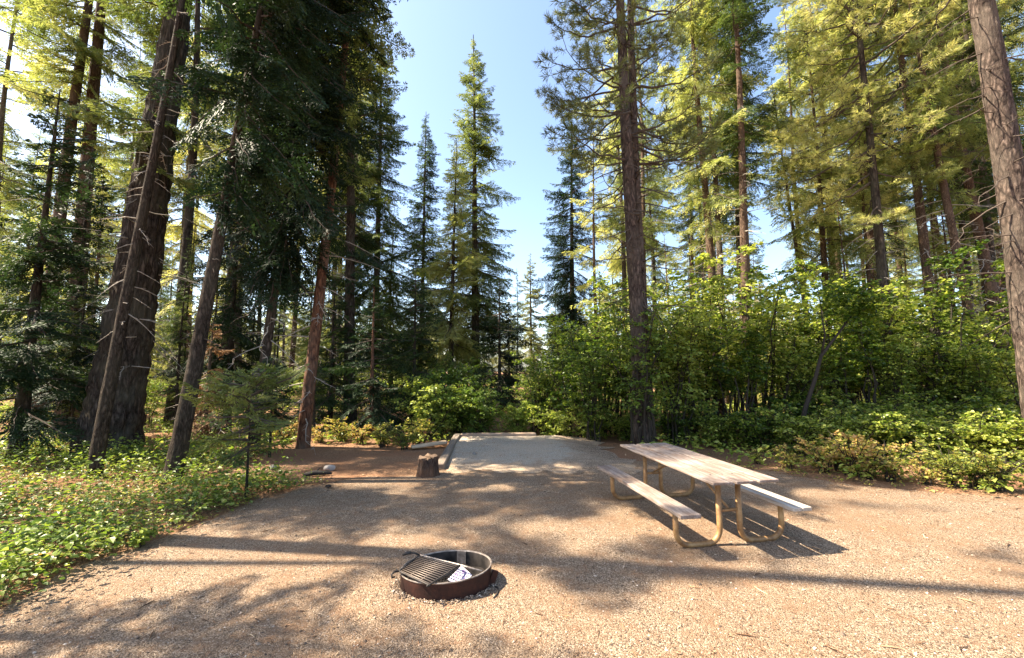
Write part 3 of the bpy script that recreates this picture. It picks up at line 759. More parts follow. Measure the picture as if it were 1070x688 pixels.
# ------------------------------------------------------------------ stump, stones, sticks
MT['stump'] = bark('stump_bark', [(.018, .013, .011), (.075, .055, .045), (.16, .125, .10), (.22, .11, .06)], .2, 16)
MT['stump_in'] = plain('rotten_wood', (.13, .085, .055))
sb = gr(447, 497); st = empty('tree_stump', (sb[0], sb[1], 0)); tag(st, 'short dark split tree stump at the left front corner of the gravel pad', 'stump')
def stump_piece(a0, a1, r, h, seed, off=(0, 0)):
    rg = np.random.default_rng(seed); n = 18; t = np.linspace(a0, a1, n); rows = 10; V = []
    wob = 1 + .10 * np.sin(t * 7 + seed) + rg.normal(0, .03, n)
    for k in range(rows):
        z = h * k / (rows - 1); f = 1 + .35 * math.exp(-z / .09) ; top_ = rg.normal(0, .012, n) * (k == rows - 1)
        for j in range(n): V.append((off[0] + r * f * wob[j] * math.cos(t[j]), off[1] + r * f * wob[j] * math.sin(t[j]), z - .03 + top_[j]))
    Q = [(k * n + j, k * n + j + 1, (k + 1) * n + j + 1, (k + 1) * n + j) for k in range(rows - 1) for j in range(n - 1)]
    m = [0] * len(Q); c0_ = len(V)
    for k in range(rows): V.append((off[0] + .02 * math.cos((a0 + a1) / 2), off[1] + .02 * math.sin((a0 + a1) / 2), h * k / (rows - 1) - .03))
    for k in range(rows - 1):
        Q.append((c0_ + k, k * n, (k + 1) * n, c0_ + k + 1)); Q.append((k * n + n - 1, c0_ + k, c0_ + k + 1, (k + 1) * n + n - 1)); m += [1, 1]
    for j in range(n - 1): Q.append((c0_ + rows - 1, (rows - 1) * n + j, (rows - 1) * n + j + 1, (rows - 1) * n + j + 1)); m.append(1)
    return np.array(V), np.array(Q), m
for nm, args in (('trunk_base', (R(-235), R(-60), .165, .34, 1)), ('trunk_base', (R(-68), R(130), .16, .37, 2, (.012, .004)))):
    V, Q, m = stump_piece(*args); link(nm, raw_mesh(nm, V, Q, [MT['stump'], MT['stump_in']], m, False), st)

def rock(name, label, cat, loc, r, mat, seed, sx=1, sy=.8, sz=.6):
    rg = np.random.default_rng(seed); bm = bmesh.new(); bmesh.ops.create_icosphere(bm, subdivisions=3, radius=1)
    dirs = norm(rg.normal(0, 1, (9, 3))); dd = rg.uniform(.6, .9, 9)
    for v in bm.verts:
        p = np.array(v.co)
        for a_, b_ in zip(dirs, dd):
            q = p @ a_
            if q > b_: p = p - a_ * (q - b_) * .85
        p += rg.normal(0, .02, 3); v.co = p * np.array([sx, sy, sz]) * r
    me = bpy.data.meshes.new(name); bm.to_mesh(me); bm.free(); me.materials.append(MT[mat])
    o = link(name, me); o.location = loc; o.rotation_euler = (0, 0, rg.uniform(0, 6)); return tag(o, label, cat)
MT['rock_pale'] = plain('pale_rock', (.36, .33, .30), .85); MT['rock_grey'] = plain('grey_rock', (.2, .19, .17), .9)
MT['charred'] = plain('charred_wood', (.022, .02, .019), .9)
p = gr(344, 492); rock('rock', 'pale grey rock at the left edge of the gravel', 'rock', (p[0], p[1], .05), .11, 'rock_pale', 4)
p = gr(496, 481); rock('rock', 'small dark stone lying on the raised gravel pad', 'rock', (p[0], p[1], .13), .055, 'rock_grey', 5)
p = gr(343, 511); rock('pine_cone', 'dark round cone on the gravel below the pale rock', 'cone', (p[0], p[1], .04), .05, 'charred', 6)
p = gr(286, 491); rock('rock', 'dark stone under the small fir beside the duff', 'rock', (p[0], p[1], .05), .1, 'rock_grey', 8)
p = gr(331, 498)
a = Acc(); a.add(*tube(np.array([(-.22, -.04, .04), (-.05, 0, .06), (.12, .02, .05), (.25, .0, .045)]), [.03, .045, .04, .02], 7)); a.add(*tube(np.array([(-.05, 0, .06), (.02, .08, .12)]), [.02, .01], 5))
o = link('charred_branch', a.mesh('charred_branch', [MT['charred']], True)); o.location = (p[0], p[1], 0); o.rotation_euler = (0, 0, .15); tag(o, 'short charred branch lying left of the pale rock', 'branch')

# ------------------------------------------------------------------ trees
def G0(px, Y, extra=0):
    """base on the ground at photo column px (measured near the horizon) and depth Y"""
    x = at(px, 430, Y)[0]; return np.array([x, Y, float(hgt(x, Y)) - .03])
def lean2(b, px, py, Y=None):
    """sideways lean (per metre) so that the trunk passes the photo point px,py at its own depth"""
    q = at(px, py, b[1]); return ((q[0] - b[0]) / (q[2] - b[2]), 0)
def topz(px, py, Y): return at(px, py, Y)[2]

# -- left
b = gr(118, 482); b[1] = 9.9; b[0] = at(112, 478, 9.9)[0]
conifer('fir_tree', 'massive dark furrowed fir trunk on the left behind a thin leaning trunk', 'fir tree', b, 20, .53, 6.2, 1.8, 'fir', 'fir', 'bark_fir',
        lean2(b, 181, 60), .02, 3, whorl=.6, per=3, profile='column', snags=(2, 8), snagL=1.5, seg=96, rows=240, rough=.13, dens=.6, flare=.26)
b = gr(97, 502)
conifer('leaning_tree', 'slender grey brown trunk leaning right in front of the massive fir', 'tree', b, 16, .11, 9.5, 1.1, 'fir', 'fir', 'bark_shade', lean2(b, 143, 225), .05, 5,
        snags=(2.5, 9), snagL=.6, seg=32, rows=140, rough=.07, flare=.25)
b = gr(180, 505)
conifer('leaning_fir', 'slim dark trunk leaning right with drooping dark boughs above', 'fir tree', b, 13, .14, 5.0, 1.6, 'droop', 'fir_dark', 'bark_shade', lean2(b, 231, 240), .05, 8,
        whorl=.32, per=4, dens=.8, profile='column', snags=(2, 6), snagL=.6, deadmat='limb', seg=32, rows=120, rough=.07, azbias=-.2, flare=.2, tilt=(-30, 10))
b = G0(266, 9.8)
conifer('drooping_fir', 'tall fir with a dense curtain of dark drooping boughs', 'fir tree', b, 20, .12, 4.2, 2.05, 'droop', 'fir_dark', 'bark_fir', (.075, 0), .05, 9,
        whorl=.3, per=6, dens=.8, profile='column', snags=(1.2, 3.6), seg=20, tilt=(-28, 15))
b = G0(48, 14)
for k, dx in enumerate((-.28, .36)):
    bb = b + np.array([dx, .3 * k, 0])
    conifer('twin_fir', ['left stem of the twin red brown firs behind the left thicket', 'right thicker stem of the twin red brown firs at far left'][k], 'fir tree', bb, 29, .22 + .05 * k, 9.5, 2.2, 'fir', 'fir_gold', 'bark_brown',
            lean2(bb, 93 + 14 * k, 0), .04, 11 + k, whorl=.6, per=4, profile='column', snags=(3, 9), snagL=1.6, seg=28, rows=90, dens=.7, group='twin firs at far left')
b = gr(316, 470)
conifer('red_trunk_pine', 'tall pine with an orange red sunlit base beside the duff', 'pine tree', b, 21, .15, 7.2, 1.5, 'fir', 'fir', 'bark_red', lean2(b, 339, 240), .03, 13,
        whorl=.4, per=5, profile='column', snags=(.8, 7), snagL=1.2, seg=40, rows=140, rough=.06, flare=.15)
b = G0(366, 14.5)
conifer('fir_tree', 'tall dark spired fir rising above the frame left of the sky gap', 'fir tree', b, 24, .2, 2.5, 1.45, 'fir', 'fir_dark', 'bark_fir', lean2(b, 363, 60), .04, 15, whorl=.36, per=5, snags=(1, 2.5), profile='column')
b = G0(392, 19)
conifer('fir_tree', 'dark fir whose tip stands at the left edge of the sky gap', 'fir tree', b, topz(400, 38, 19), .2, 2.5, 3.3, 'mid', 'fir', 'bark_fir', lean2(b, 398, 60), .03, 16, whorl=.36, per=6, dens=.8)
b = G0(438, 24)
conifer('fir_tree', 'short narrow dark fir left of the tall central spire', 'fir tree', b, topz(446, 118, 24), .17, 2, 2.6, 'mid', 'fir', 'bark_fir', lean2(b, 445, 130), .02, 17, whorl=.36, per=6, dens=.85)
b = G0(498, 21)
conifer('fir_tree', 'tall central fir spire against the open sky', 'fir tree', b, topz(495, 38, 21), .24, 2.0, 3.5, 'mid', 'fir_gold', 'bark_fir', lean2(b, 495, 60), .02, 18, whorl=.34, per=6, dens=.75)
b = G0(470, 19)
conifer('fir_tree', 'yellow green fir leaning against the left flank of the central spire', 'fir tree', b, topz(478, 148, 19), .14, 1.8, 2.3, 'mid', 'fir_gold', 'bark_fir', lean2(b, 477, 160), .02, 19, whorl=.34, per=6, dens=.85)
b = G0(556, 44)
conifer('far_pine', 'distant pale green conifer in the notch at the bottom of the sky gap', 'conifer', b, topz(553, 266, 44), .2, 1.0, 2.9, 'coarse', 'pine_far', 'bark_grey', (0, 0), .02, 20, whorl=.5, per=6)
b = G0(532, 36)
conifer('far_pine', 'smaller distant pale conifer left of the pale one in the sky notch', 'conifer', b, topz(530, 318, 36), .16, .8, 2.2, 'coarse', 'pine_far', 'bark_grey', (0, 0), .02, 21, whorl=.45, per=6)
b = G0(600, 23)
conifer('fir_tree', 'bluish dark fir just left of the big double pine trunk', 'fir tree', b, topz(592, 118, 23), .2, 2.5, 2.9, 'mid', 'fir_dark', 'bark_fir', lean2(b, 597, 160), .02, 22, whorl=.36, per=6, dens=.8)

# -- the twin ponderosa
b = gr(672, 468)
rt = empty('ponderosa_pine', tuple(b)); tag(rt, 'big double stemmed pine with long dead limbs right of the sky gap', 'pine tree')
rng = np.random.default_rng(31)
def axis_pts(pp, base):  # photo points of a stem at the base's depth -> local offsets
    P = np.array([at(a_, c_, base[1]) - base for a_, c_ in pp]); P = np.concatenate([[[P[0][0], 0, 0]], P]); z = P[:, 2]; x = P[:, 0]
    return z, x
stems = []
for k, (pp, r0, H, yo) in enumerate([([(671, 440), (664, 300), (660, 240), (653, 120), (648, 0)], .205, 22, 0), ([(679, 440), (672, 300), (669, 240), (664, 120), (661, 0)], .165, 21.5, .2)]):
    zs, xs = axis_pts(pp, b); sl_ = (xs[-1] - xs[-2]) / (zs[-1] - zs[-2])
    zs = np.append(zs, 40); xs = np.append(xs, xs[-1] + sl_ * (40 - zs[-2]) * .3)
    f = (lambda zs, xs, yo: (lambda z: (np.interp(z, zs, xs), np.zeros_like(z) + yo)))(zs, xs, yo)
    V, Q = trunk_mesh(f, r0, H, 56, 200, .09, .4, 40 + k, 14, 3); link('trunk', raw_mesh('trunk', V, Q, [MT['bark_pine']], None, True), rt); stems.append((f, H))
wd, lf, sn, dm = Acc(), Acc(), Acc(), Acc()
for k, (f, H) in enumerate(stems):
    z = 7.2
    while z < H - .5:
        for _ in range(3):
            az = rng.uniform(0, 6.28)
            if rng.random() < .45: az = math.pi + rng.normal(0, .6) if k == 0 else rng.normal(0, .7)
            t = (z - 7) / (H - 7); L = (2.5 if abs(az - math.pi) < 1.1 else 2.2) * rng.uniform(.55, 1.1) * (1 - .55 * t)
            x, y = f(np.array(z)); put('pine', L, az, R(rng.uniform(-22, 12) + 25 * t), np.array([x, y, z]), rng, wd, lf)
        z += rng.uniform(.45, .75)
    for zz in np.arange(3.2, 9, .17):
        x, y = f(np.array(zz)); az = rng.uniform(0, 6.28); put('snag', rng.uniform(.8, 2.6), az, R(rng.uniform(-30, 20)), np.array([x, y, zz]), rng, sn, dm)
link('crown', crown_mesh(lf, wd, MT['pine']), rt); link('dead_branches', sn.mesh('dead_branches', [MT['limb']]), rt)

# -- right
RT_ = [  # label, name, px base, Y, through(px,py), H or None, r0, cb, Rm, kind, leaf, bark, seed, profile
 ('slim fir trunk behind the thicket, first right of the double pine', 'fir_tree', 752, 15, (727, 60), 24, .17, 7.0, 2.2, 'mid', 'fir_gold', 'bark_brown', 41),
 ('slim pale trunk close behind the first trunk right of the double pine', 'fir_tree', 758, 17.5, (741, 120), 24, .16, 8.0, 2.0, 'fir', 'fir', 'bark_grey', 42),
 ('straight speckled trunk rising from the maple thicket with a dark green crown', 'fir_tree', 786, 13.6, (768, 60), 22, .17, 8.6, 1.55, 'fir', 'fir', 'bark_brown', 43),
 ('thin leaning trunk behind the thicket under the golden crowns', 'fir_tree', 856, 18, (823, 200), 15, .12, 6.0, 1.7, 'mid', 'fir_gold', 'bark_grey', 44),
 ('golden green fir whose tip stands at the right edge of the sky', 'fir_tree', 872, 17, (846, 70), topz(838, 8, 17), .16, 4.5, 2.7, 'mid', 'fir_gold', 'bark_brown', 45),
 ('dark straight pine trunk with a golden crown right of the sky', 'pine_tree', 934, 13.5, (898, 60), 22, .17, 7.2, 2.6, 'pine', 'pine_gold', 'bark_fir', 46),
 ('brown pine trunk halfway between the dark straight trunk and the grey ones', 'pine_tree', 986, 13.8, (941, 50), 23, .17, 7.6, 2.4, 'pine', 'pine_gold', 'bark_brown', 47),
 ('leaning brown trunk, third left of the large scaly trunk at right', 'fir_tree', 1033, 13, (977, 130), 22, .14, 7.2, 2.2, 'mid', 'fir_gold', 'bark_brown', 48),
 ('leaning trunk, second left of the large scaly trunk at right', 'fir_tree', 1062, 14.5, (1003, 130), 22, .2, 7.5, 2.2, 'fir', 'fir', 'bark_brown', 49),
]
for lab, nm, bx, Y_, thr, H, r0, cb, Rm, kd, lf_, bk_, sd in RT_:
    b = G0(bx, Y_)
    conifer(nm, lab, 'pine tree' if 'pine' in nm else 'fir tree', b, H, r0, cb, Rm, kd, lf_, bk_, lean2(b, *thr), .05, sd, whorl=.42, per=5, profile='column', snags=(2.5, cb), snagL=1.2, seg=20, rows=80, dens=.42)
b = np.array([at(1094, 470, 8.4)[0], 8.4, -.03])
conifer('large_pine', 'large pink brown scaly pine trunk at the right edge of the frame', 'pine tree', b, 34, .26, 10.5, 2.4, 'pine', 'pine_gold', 'bark_pine', lean2(b, 1019, 0), .04, 51,
        whorl=.6, per=4, snags=(2.5, 10), snagL=1.5, seg=80, rows=240, rough=.08, deadmat='limb', flare=.2)

# trunk beside the clearing that throws the long shadow across the gravel
conifer('leaning_pine', 'bare leaning pine left of the clearing beyond the frame', 'pine tree', (-8.2, 5.55, 0), 23, .21, 16, 1.7, 'pine', 'pine', 'bark_pine', (0, -.117), .05, 53, whorl=.7, per=3, seg=16, rows=40)
# -- young firs
b = gr(257, 522); conifer('young_fir', 'small flat topped young fir on a thin stem at the gravel edge', 'young fir', (b[0], b[1], -.02), 2.05, .022, .75, .85, 'flat', 'fir', 'bark_fir', (0, 0), .01, 61, whorl=.14, per=7, dens=.7, profile='dome', flare=.1, seg=8, rows=14, tilt=(-5, 25))
b = G0(284, 9.3); conifer('young_fir', 'second thin stemmed young fir just behind the first one', 'young fir', b, 2.3, .03, .8, .85, 'flat', 'fir_dark', 'bark_fir', (0, 0), .01, 62, whorl=.13, per=8, dens=.9, flare=.1, seg=8, rows=14)
b = G0(388, 12); conifer('young_fir', 'wide dark young fir left of the bright shrub and the stump', 'young fir', b, 4.3, .09, .35, 1.75, 'fir', 'fir_dark', 'bark_red', (0, 0), .01, 63, whorl=.24, per=6, seg=10, rows=20)
b = G0(345, 14); conifer('young_fir', 'dark young fir behind the red trunk pine', 'young fir', b, 5.2, .09, .5, 1.6, 'fir', 'fir_dark', 'bark_fir', (0, 0), .01, 64, whorl=.26, per=6, seg=10, rows=20)
b = G0(432, 15); conifer('young_fir', 'dark young fir rising behind the bright shrub', 'young fir', b, 5.6, .09, .5, 1.7, 'fir', 'fir_dark', 'bark_fir', (0, 0), .01, 65, whorl=.26, per=6, seg=10, rows=20)
b = G0(522, 17); conifer('young_fir', 'dark young fir under the central spire', 'young fir', b, 5.6, .09, .5, 2.0, 'fir', 'fir_dark', 'bark_fir', (0, 0), .01, 66, whorl=.26, per=6, seg=10, rows=20)
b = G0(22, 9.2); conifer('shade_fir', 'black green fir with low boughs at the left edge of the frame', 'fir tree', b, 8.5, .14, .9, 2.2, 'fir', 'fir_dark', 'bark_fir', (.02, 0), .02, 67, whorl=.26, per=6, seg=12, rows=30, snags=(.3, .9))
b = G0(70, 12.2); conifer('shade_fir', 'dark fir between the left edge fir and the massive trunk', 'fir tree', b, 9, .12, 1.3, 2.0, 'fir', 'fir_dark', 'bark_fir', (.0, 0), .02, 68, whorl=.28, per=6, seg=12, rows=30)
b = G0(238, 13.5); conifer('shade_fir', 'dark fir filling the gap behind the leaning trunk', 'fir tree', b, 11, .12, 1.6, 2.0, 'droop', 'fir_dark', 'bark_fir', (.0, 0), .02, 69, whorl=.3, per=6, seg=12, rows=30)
b = G0(214, 11.2); conifer('dead_fir', 'dead fir with rust brown foliage behind the leaning trunk', 'dead fir', b, 3.4, .09, .3, 1.0, 'droop', 'dead_needles', 'bark_grey', (.03, 0), .02, 70, whorl=.22, per=5, seg=10, rows=20, snags=(.2, 2))

# -- forest behind: copied trees
mast = []
for k, (H, r0, cb, Rm, kd, lf_, bk_) in enumerate([
        (24, .19, 8, 2.3, 'mid', 'fir', 'bark_fir'), (26, .2, 9.5, 2.2, 'mid', 'fir_gold', 'bark_brown'), (22, .17, 6, 2.3, 'mid', 'fir_gold', 'bark_grey'),
        (25, .2, 9, 2.4, 'pinec', 'pine_gold', 'bark_brown'), (18, .15, 3, 2.3, 'mid', 'fir', 'bark_fir'), (13, .11, 1.6, 2.1, 'mid', 'fir_gold', 'bark_brown')]):
    mast.append(conifer('forest_conifer', 'x', 'conifer', (0, 0, 0), H, r0, cb, Rm, kd, lf_, bk_, (.004 * (k - 2), 0), .08, 80 + k, whorl=.62, per=5, dens=.6, profile='column' if k < 4 else 'cone', snags=(1.5, cb), snagL=1.5, seg=10, rows=30))
used = set()
def plant(k, x, y, s_, rz, label, group):
    z = float(hgt(x, y)) - .05
    if k not in used:
        used.add(k); o = mast[k]; o.location = (x, y, z); o.rotation_euler = (0, 0, rz); o.scale = (s_, s_, s_); tag(o, label, None, group)
    else: copy_tree(mast[k], (x, y, z), rz, s_, label, group)
rg = np.random.default_rng(101); placed = []
def far_enough(x, y, d): return all((x - a) ** 2 + (y - c_) ** 2 > d * d for a, c_ in placed)
zones = [(-60, 250, 15, 34, 26, 'left', 2.4), (-60, 420, 30, 60, 26, 'left', 3.4), (250, 420, 18, 34, 8, 'left', 2.4), (620, 830, 18, 36, 11, 'right', 2.6), (870, 1130, 16.5, 34, 22, 'right', 2.5), (640, 1130, 32, 60, 26, 'right', 3.6), (600, 1130, 15.5, 26, 14, 'young', 2.0), (330, 640, 19, 32, 16, 'centre', 1.8), (-40, 330, 11.5, 19, 17, 'dark', 1.7), (840, 1075, 15.5, 23, 9, 'slim', 1.5)]
LB = {'left': ('tall conifer in the dense stand behind the dark firs at left', 'conifers of the stand behind the left firs'),
      'right': ('tall golden green conifer in the stand behind the maple thicket', 'conifers of the stand behind the maple thicket')}
for x0, x1, y0, y1, n, zn, dd in zones:
    c_ = 0; tries = 0
    if zn == 'young': LBk = ('young golden fir filling the space under the tall crowns behind the thicket', 'young golden firs behind the thicket')
    elif zn == 'centre': LBk = ('small dark fir in the understory beneath the central spires', 'small dark firs beneath the central spires')
    elif zn == 'dark': LBk = ('dark young fir in the shade between the left trunks', 'dark young firs between the left trunks')
    elif zn == 'slim': LBk = ('slim straight trunk with a small high crown in the right stand', 'slim trunks of the right stand')
    else: LBk = LB[zn]
    while c_ < n and tries < 900:
        tries += 1; pxx = rg.uniform(x0, x1); Yq = rg.uniform(y0, y1); x = at(pxx, 430, Yq)[0]
        if not far_enough(x, Yq, dd) or (zn == 'right' and 798 < pxx < 872): continue
        placed.append((x, Yq)); k = int(rg.choice([0, 2, 1, 5, 4] if zn == 'left' else [1, 2, 5, 5, 0, 5, 3])); sc_ = rg.uniform(.8, 1.12)
        if 380 < pxx < 440: k, sc_ = 4, .7
        if zn == 'young': k, sc_ = 5, rg.uniform(.45, .9)
        if zn == 'dark': k, sc_ = 4, rg.uniform(.26, .42)
        if zn == 'slim': k, sc_ = int(rg.choice([0, 1])), rg.uniform(.85, 1.0)
        if zn == 'centre': k, sc_ = 4, rg.uniform(.24, .42) * Yq / 24
        plant(k, x, Yq, sc_, rg.uniform(0, 6.28), *LBk); c_ += 1
# low far conifers closing the view under the sky gap
for pxx, Yq, sc_ in [(405, 40, .5), (430, 46, .55), (455, 38, .42), (480, 48, .5), (505, 42, .42), (575, 40, .45), (590, 50, .55), (618, 38, .55), (515, 56, .45), (545, 60, .35), (635, 46, .7), (385, 52, .6), (565, 55, .4)]:
    x = at(pxx, 430, Yq)[0]; plant(4, x, Yq, sc_, rg.uniform(0, 6), 'small far conifer closing the view below the sky gap', 'far conifers below the sky gap')
# unseen trees added beside the clearing, crowns sized and placed to dapple it
plant(1, -12.5, 1.2, .9, 1.0, 'tall conifer standing left of the clearing beyond the frame', 'unseen conifers shading the clearing')
for lab, x, y, H, cb, Rm, sd in [('slim unseen conifer shading the clearing level with the fire ring, nearest of its row', -8.6, 3.3, 10.8, 6.0, 1.25, 91), ('slim unseen conifer shading the clearing level with the near end of the table', -10.6, 4.2, 16.2, 11.6, 1.15, 92),
                             ('broad unseen conifer shading the clearing level with the far end of the table', -10.6, 6.6, 14.6, 7.8, 1.85, 93), ('tall unseen conifer well left of the clearing, added for its shade', -14.5, 8.2, 18, 12.5, 1.4, 94),
        ('high crowned unseen conifer two rows left of the clearing, level with the fire ring', -17.5, 3.0, 27, 17, 1.3, 95), ('high crowned unseen conifer two rows left of the clearing, level with the table', -15, 5.2, 19.5, 14, 1.1, 96),
        ('high crowned unseen conifer two rows left of the clearing, level with the gravel pad', -18, 7.4, 28, 18, 1.3, 97)]:
    conifer('unseen_conifer', lab, 'conifer', (x, y, -.05), H, .13, cb, Rm, 'fir', 'fir', 'bark_fir', (0, .035 * (-1) ** sd), .12, sd, whorl=.38, per=5, dens=.48, seg=10, rows=20, group='unseen conifers shading the clearing')

# ------------------------------------------------------------------ thicket
mk = [shrub('vine_maple', 'x', 'maple', (0, 0, 0), H, sp_, ns, .085, nl, 'maple', sd) for H, sp_, ns, nl, sd in
      [(4.2, 1.6, 11, 3800, 1), (3.4, 1.5, 11, 3500, 2), (4.9, 1.7, 10, 3800, 3)]]
mk.append(shrub('vine_maple', 'x', 'maple', (0, 0, 0), 4.0, 1.2, 9, .085, 3600, 'maple', 4, low=.42))
spots = [  # px, Y, top py , master, label
 (572, 12.6, 352, 1, 'dark green vine maple right of the pad, at the foot of the sky notch'),
 (606, 12.0, 300, 0, 'vine maple between the sky notch and the big double pine'),
 (640, 12.4, 275, 2, 'tall vine maple crowding the left side of the double pine'),
 (700, 12.2, 250, 0, 'tall bright vine maple just right of the double pine'),
 (742, 11.6, 262, 2, 'vine maple behind the picnic table tabletop'),
 (790, 12.2, 268, 1, 'vine maple around the straight speckled trunk'),
 (826, 11.4, 300, 2, 'shaded vine maple behind the right bench of the picnic table'),
 (870, 13.0, 262, 2, 'vine maple behind the small bent dark stem'),
 (915, 12.2, 250, 0, 'vine maple with a sunlit flat top right of the bent stem'),
 (960, 13.2, 280, 1, 'vine maple between the dark straight trunk and the brown trunk'),
 (1000, 11.2, 275, 2, 'vine maple under the leaning brown trunk'),
 (1050, 12.4, 290, 0, 'vine maple behind the large scaly trunk'),
 (1085, 10.4, 340, 1, 'vine maple at the right edge beside the large scaly trunk'),
  (668, 10.0, 285, 4, 'pale small leafed shrub standing before the big double pine trunk'),
 (775, 10.6, 320, 3, 'light maple spray in front of the straight speckled trunk'),
 (905, 11.0, 300, 3, 'light maple spray in front of the flat topped maple'),
 (620, 11.2, 338, 4, 'pale small leafed shrub right of the pad, below the first maples'),
 (722, 11.2, 318, 4, 'pale small leafed shrub behind the far end of the tabletop'),
 (850, 11.0, 350, 4, 'pale small leafed shrub beside the bent dark stem'),
 (935, 11.2, 322, 4, 'pale small leafed shrub in the middle of the right thicket'),
 (1020, 10.8, 335, 4, 'pale small leafed shrub left of the large scaly trunk'),
 (560, 12.8, 372, 4, 'pale small leafed shrub behind the right end of the pad timber'),
 (730, 13.2, 215, 5, 'loose maple sapling rising high right of the double pine'),
 (812, 13.0, 228, 5, 'loose maple sapling rising high right of the speckled trunk'),
 (890, 12.6, 232, 5, 'loose maple sapling rising against the dark straight trunk'),
 (968, 12.8, 225, 5, 'loose maple sapling rising below the brown trunk'),
 (1040, 11.8, 235, 5, 'loose maple sapling rising beside the large scaly trunk'),
 (618, 13.4, 258, 5, 'loose maple sapling rising left of the double pine'),
 (706, 10.8, 285, 4, 'pale small leafed shrub just right of the double pine base'),
]
zH = [4.2, 3.4, 4.9, 4.0]; usedm = set()
mk.append(shrub('hazel_shrub', 'x', 'shrub', (0, 0, 0), 3.6, 1.25, 9, .06, 4200, 'bright', 6, low=.12)); zH.append(3.6)
mk.append(shrub('maple_sapling', 'x', 'maple', (0, 0, 0), 5.4, 1.1, 5, .085, 1500, 'maple', 7, low=.45)); zH.append(5.4)
for pxx, Yq, tp, k, lab in spots:
    x = at(pxx, 430, Yq)[0]; h = topz(pxx, tp, Yq); s_ = h / zH[k]; rz = rg.uniform(0, 6)
    sc3 = (max(s_, .85), max(s_, .85), s_)
    if k not in usedm: usedm.add(k); o = mk[k]; o.location = (x, Yq, 0); o.rotation_euler = (0, 0, rz); o.scale = sc3; tag(o, lab, None, 'vine maples of the thicket')
    else: copy_tree(mk[k], (x, Yq, 0), rz, sc3, lab, 'vine maples of the thicket')
# second row of maples, deeper
for pxx in range(590, 1120, 62):
    Yq = 15.5 + rg.uniform(-1, 1.5); x = at(pxx, 430, Yq)[0]; k = int(rg.integers(3)); s_ = rg.uniform(.85, 1.25)
    copy_tree(mk[k], (x, Yq, float(hgt(x, Yq))), rg.uniform(0, 6), s_, 'vine maple in the second row of the thicket, seen only between front ones', 'vine maples of the second row')
for pxx, Yq, s_ in [(330, 17, .7), (372, 17.5, .65), (150, 15, .6), (205, 16.5, .7), (262, 17, .6), (40, 16, .6), (470, 16, .75), (420, 18, .7)]:
    x = at(pxx, 430, Yq)[0]
    copy_tree(mk[1], (x, Yq, float(hgt(x, Yq))), rg.uniform(0, 6), s_, 'vine maple glimpsed among the dark trunks at left', 'vine maples among the left trunks')
# bright shrub left of the pad
bs = [(452, 12.0, 385, 1.5, 'bright broadleaf shrub behind the stump'), (500, 12.3, 398, 1.4, 'bright broadleaf shrub behind the pad, right of the stump'), (542, 12.2, 412, 1.2, 'dark leaved shrub behind the centre of the pad'),
      (478, 12.9, 372, 1.3, 'tallest bright shrub between the stump and the pad timbers')]
m0 = shrub('broadleaf_shrub', 'x', 'shrub', (0, 0, 0), 2.0, 1.3, 14, .085, 3600, 'bright', 21, low=.05)
for q, (pxx, Yq, tp, sp_, lab) in enumerate(bs):
    x = at(pxx, 430, Yq)[0]; s_ = topz(pxx, tp, Yq) / 2.0
    if q == 0: m0.location = (x, Yq, 0); m0.scale = (s_, s_, s_); tag(m0, lab, None, 'bright shrubs behind the pad')
    else: copy_tree(m0, (x, Yq, 0), q * 1.7, s_, lab, 'bright shrubs behind the pad')
# low shade shrubs in front of the thicket
m1 = shrub('low_shrub', 'x', 'shrub', (0, 0, 0), 1.15, .95, 18, .06, 3600, 'maple', 22, low=.02)
lows = [(583, 11.7, .95), (618, 11.5, .9), (655, 11.3, .8), (705, 10.9, .9), (748, 10.3, .95), (792, 9.7, 1.0), (838, 9.3, 1.05), (884, 9.1, 1.05), (930, 8.9, 1.05), (978, 8.7, 1.0), (1026, 8.4, 1.05), (1070, 8.1, 1.0), (905, 10.3, 1.3), (965, 10.2, 1.3), (1030, 9.9, 1.3), (850, 10.6, 1.2)]
where = ['right of the far pad timber', 'below the dark vine maple', 'left of the double pine base', 'right of the double pine base', 'behind the far end of the table', 'behind the middle of the table',
         'behind the near end of the right bench', 'behind the left clump of yellow leaves', 'behind the middle clumps of yellow leaves', 'below the brown pine trunk', 'below the leaning brown trunk', 'at the foot of the large scaly trunk',
         'deeper in, below the flat topped vine maple', 'deeper in, left of the leaning trunks', 'deeper in, behind the scaly trunk', 'deeper in, at the foot of the bent dark stem']
for q, ((pxx, Yq, s_), wh) in enumerate(zip(lows, where)):
    x = at(pxx, 430, Yq)[0]; lab = 'low dark green shrub ' + wh
    if q == 0: m1.location = (x, Yq, 0); m1.scale = (s_,) * 3; tag(m1, lab, None, 'low shrubs in front of the thicket')
    else: copy_tree(m1, (x, Yq, 0), q * 2.1, s_, lab, 'low shrubs in front of the thicket')
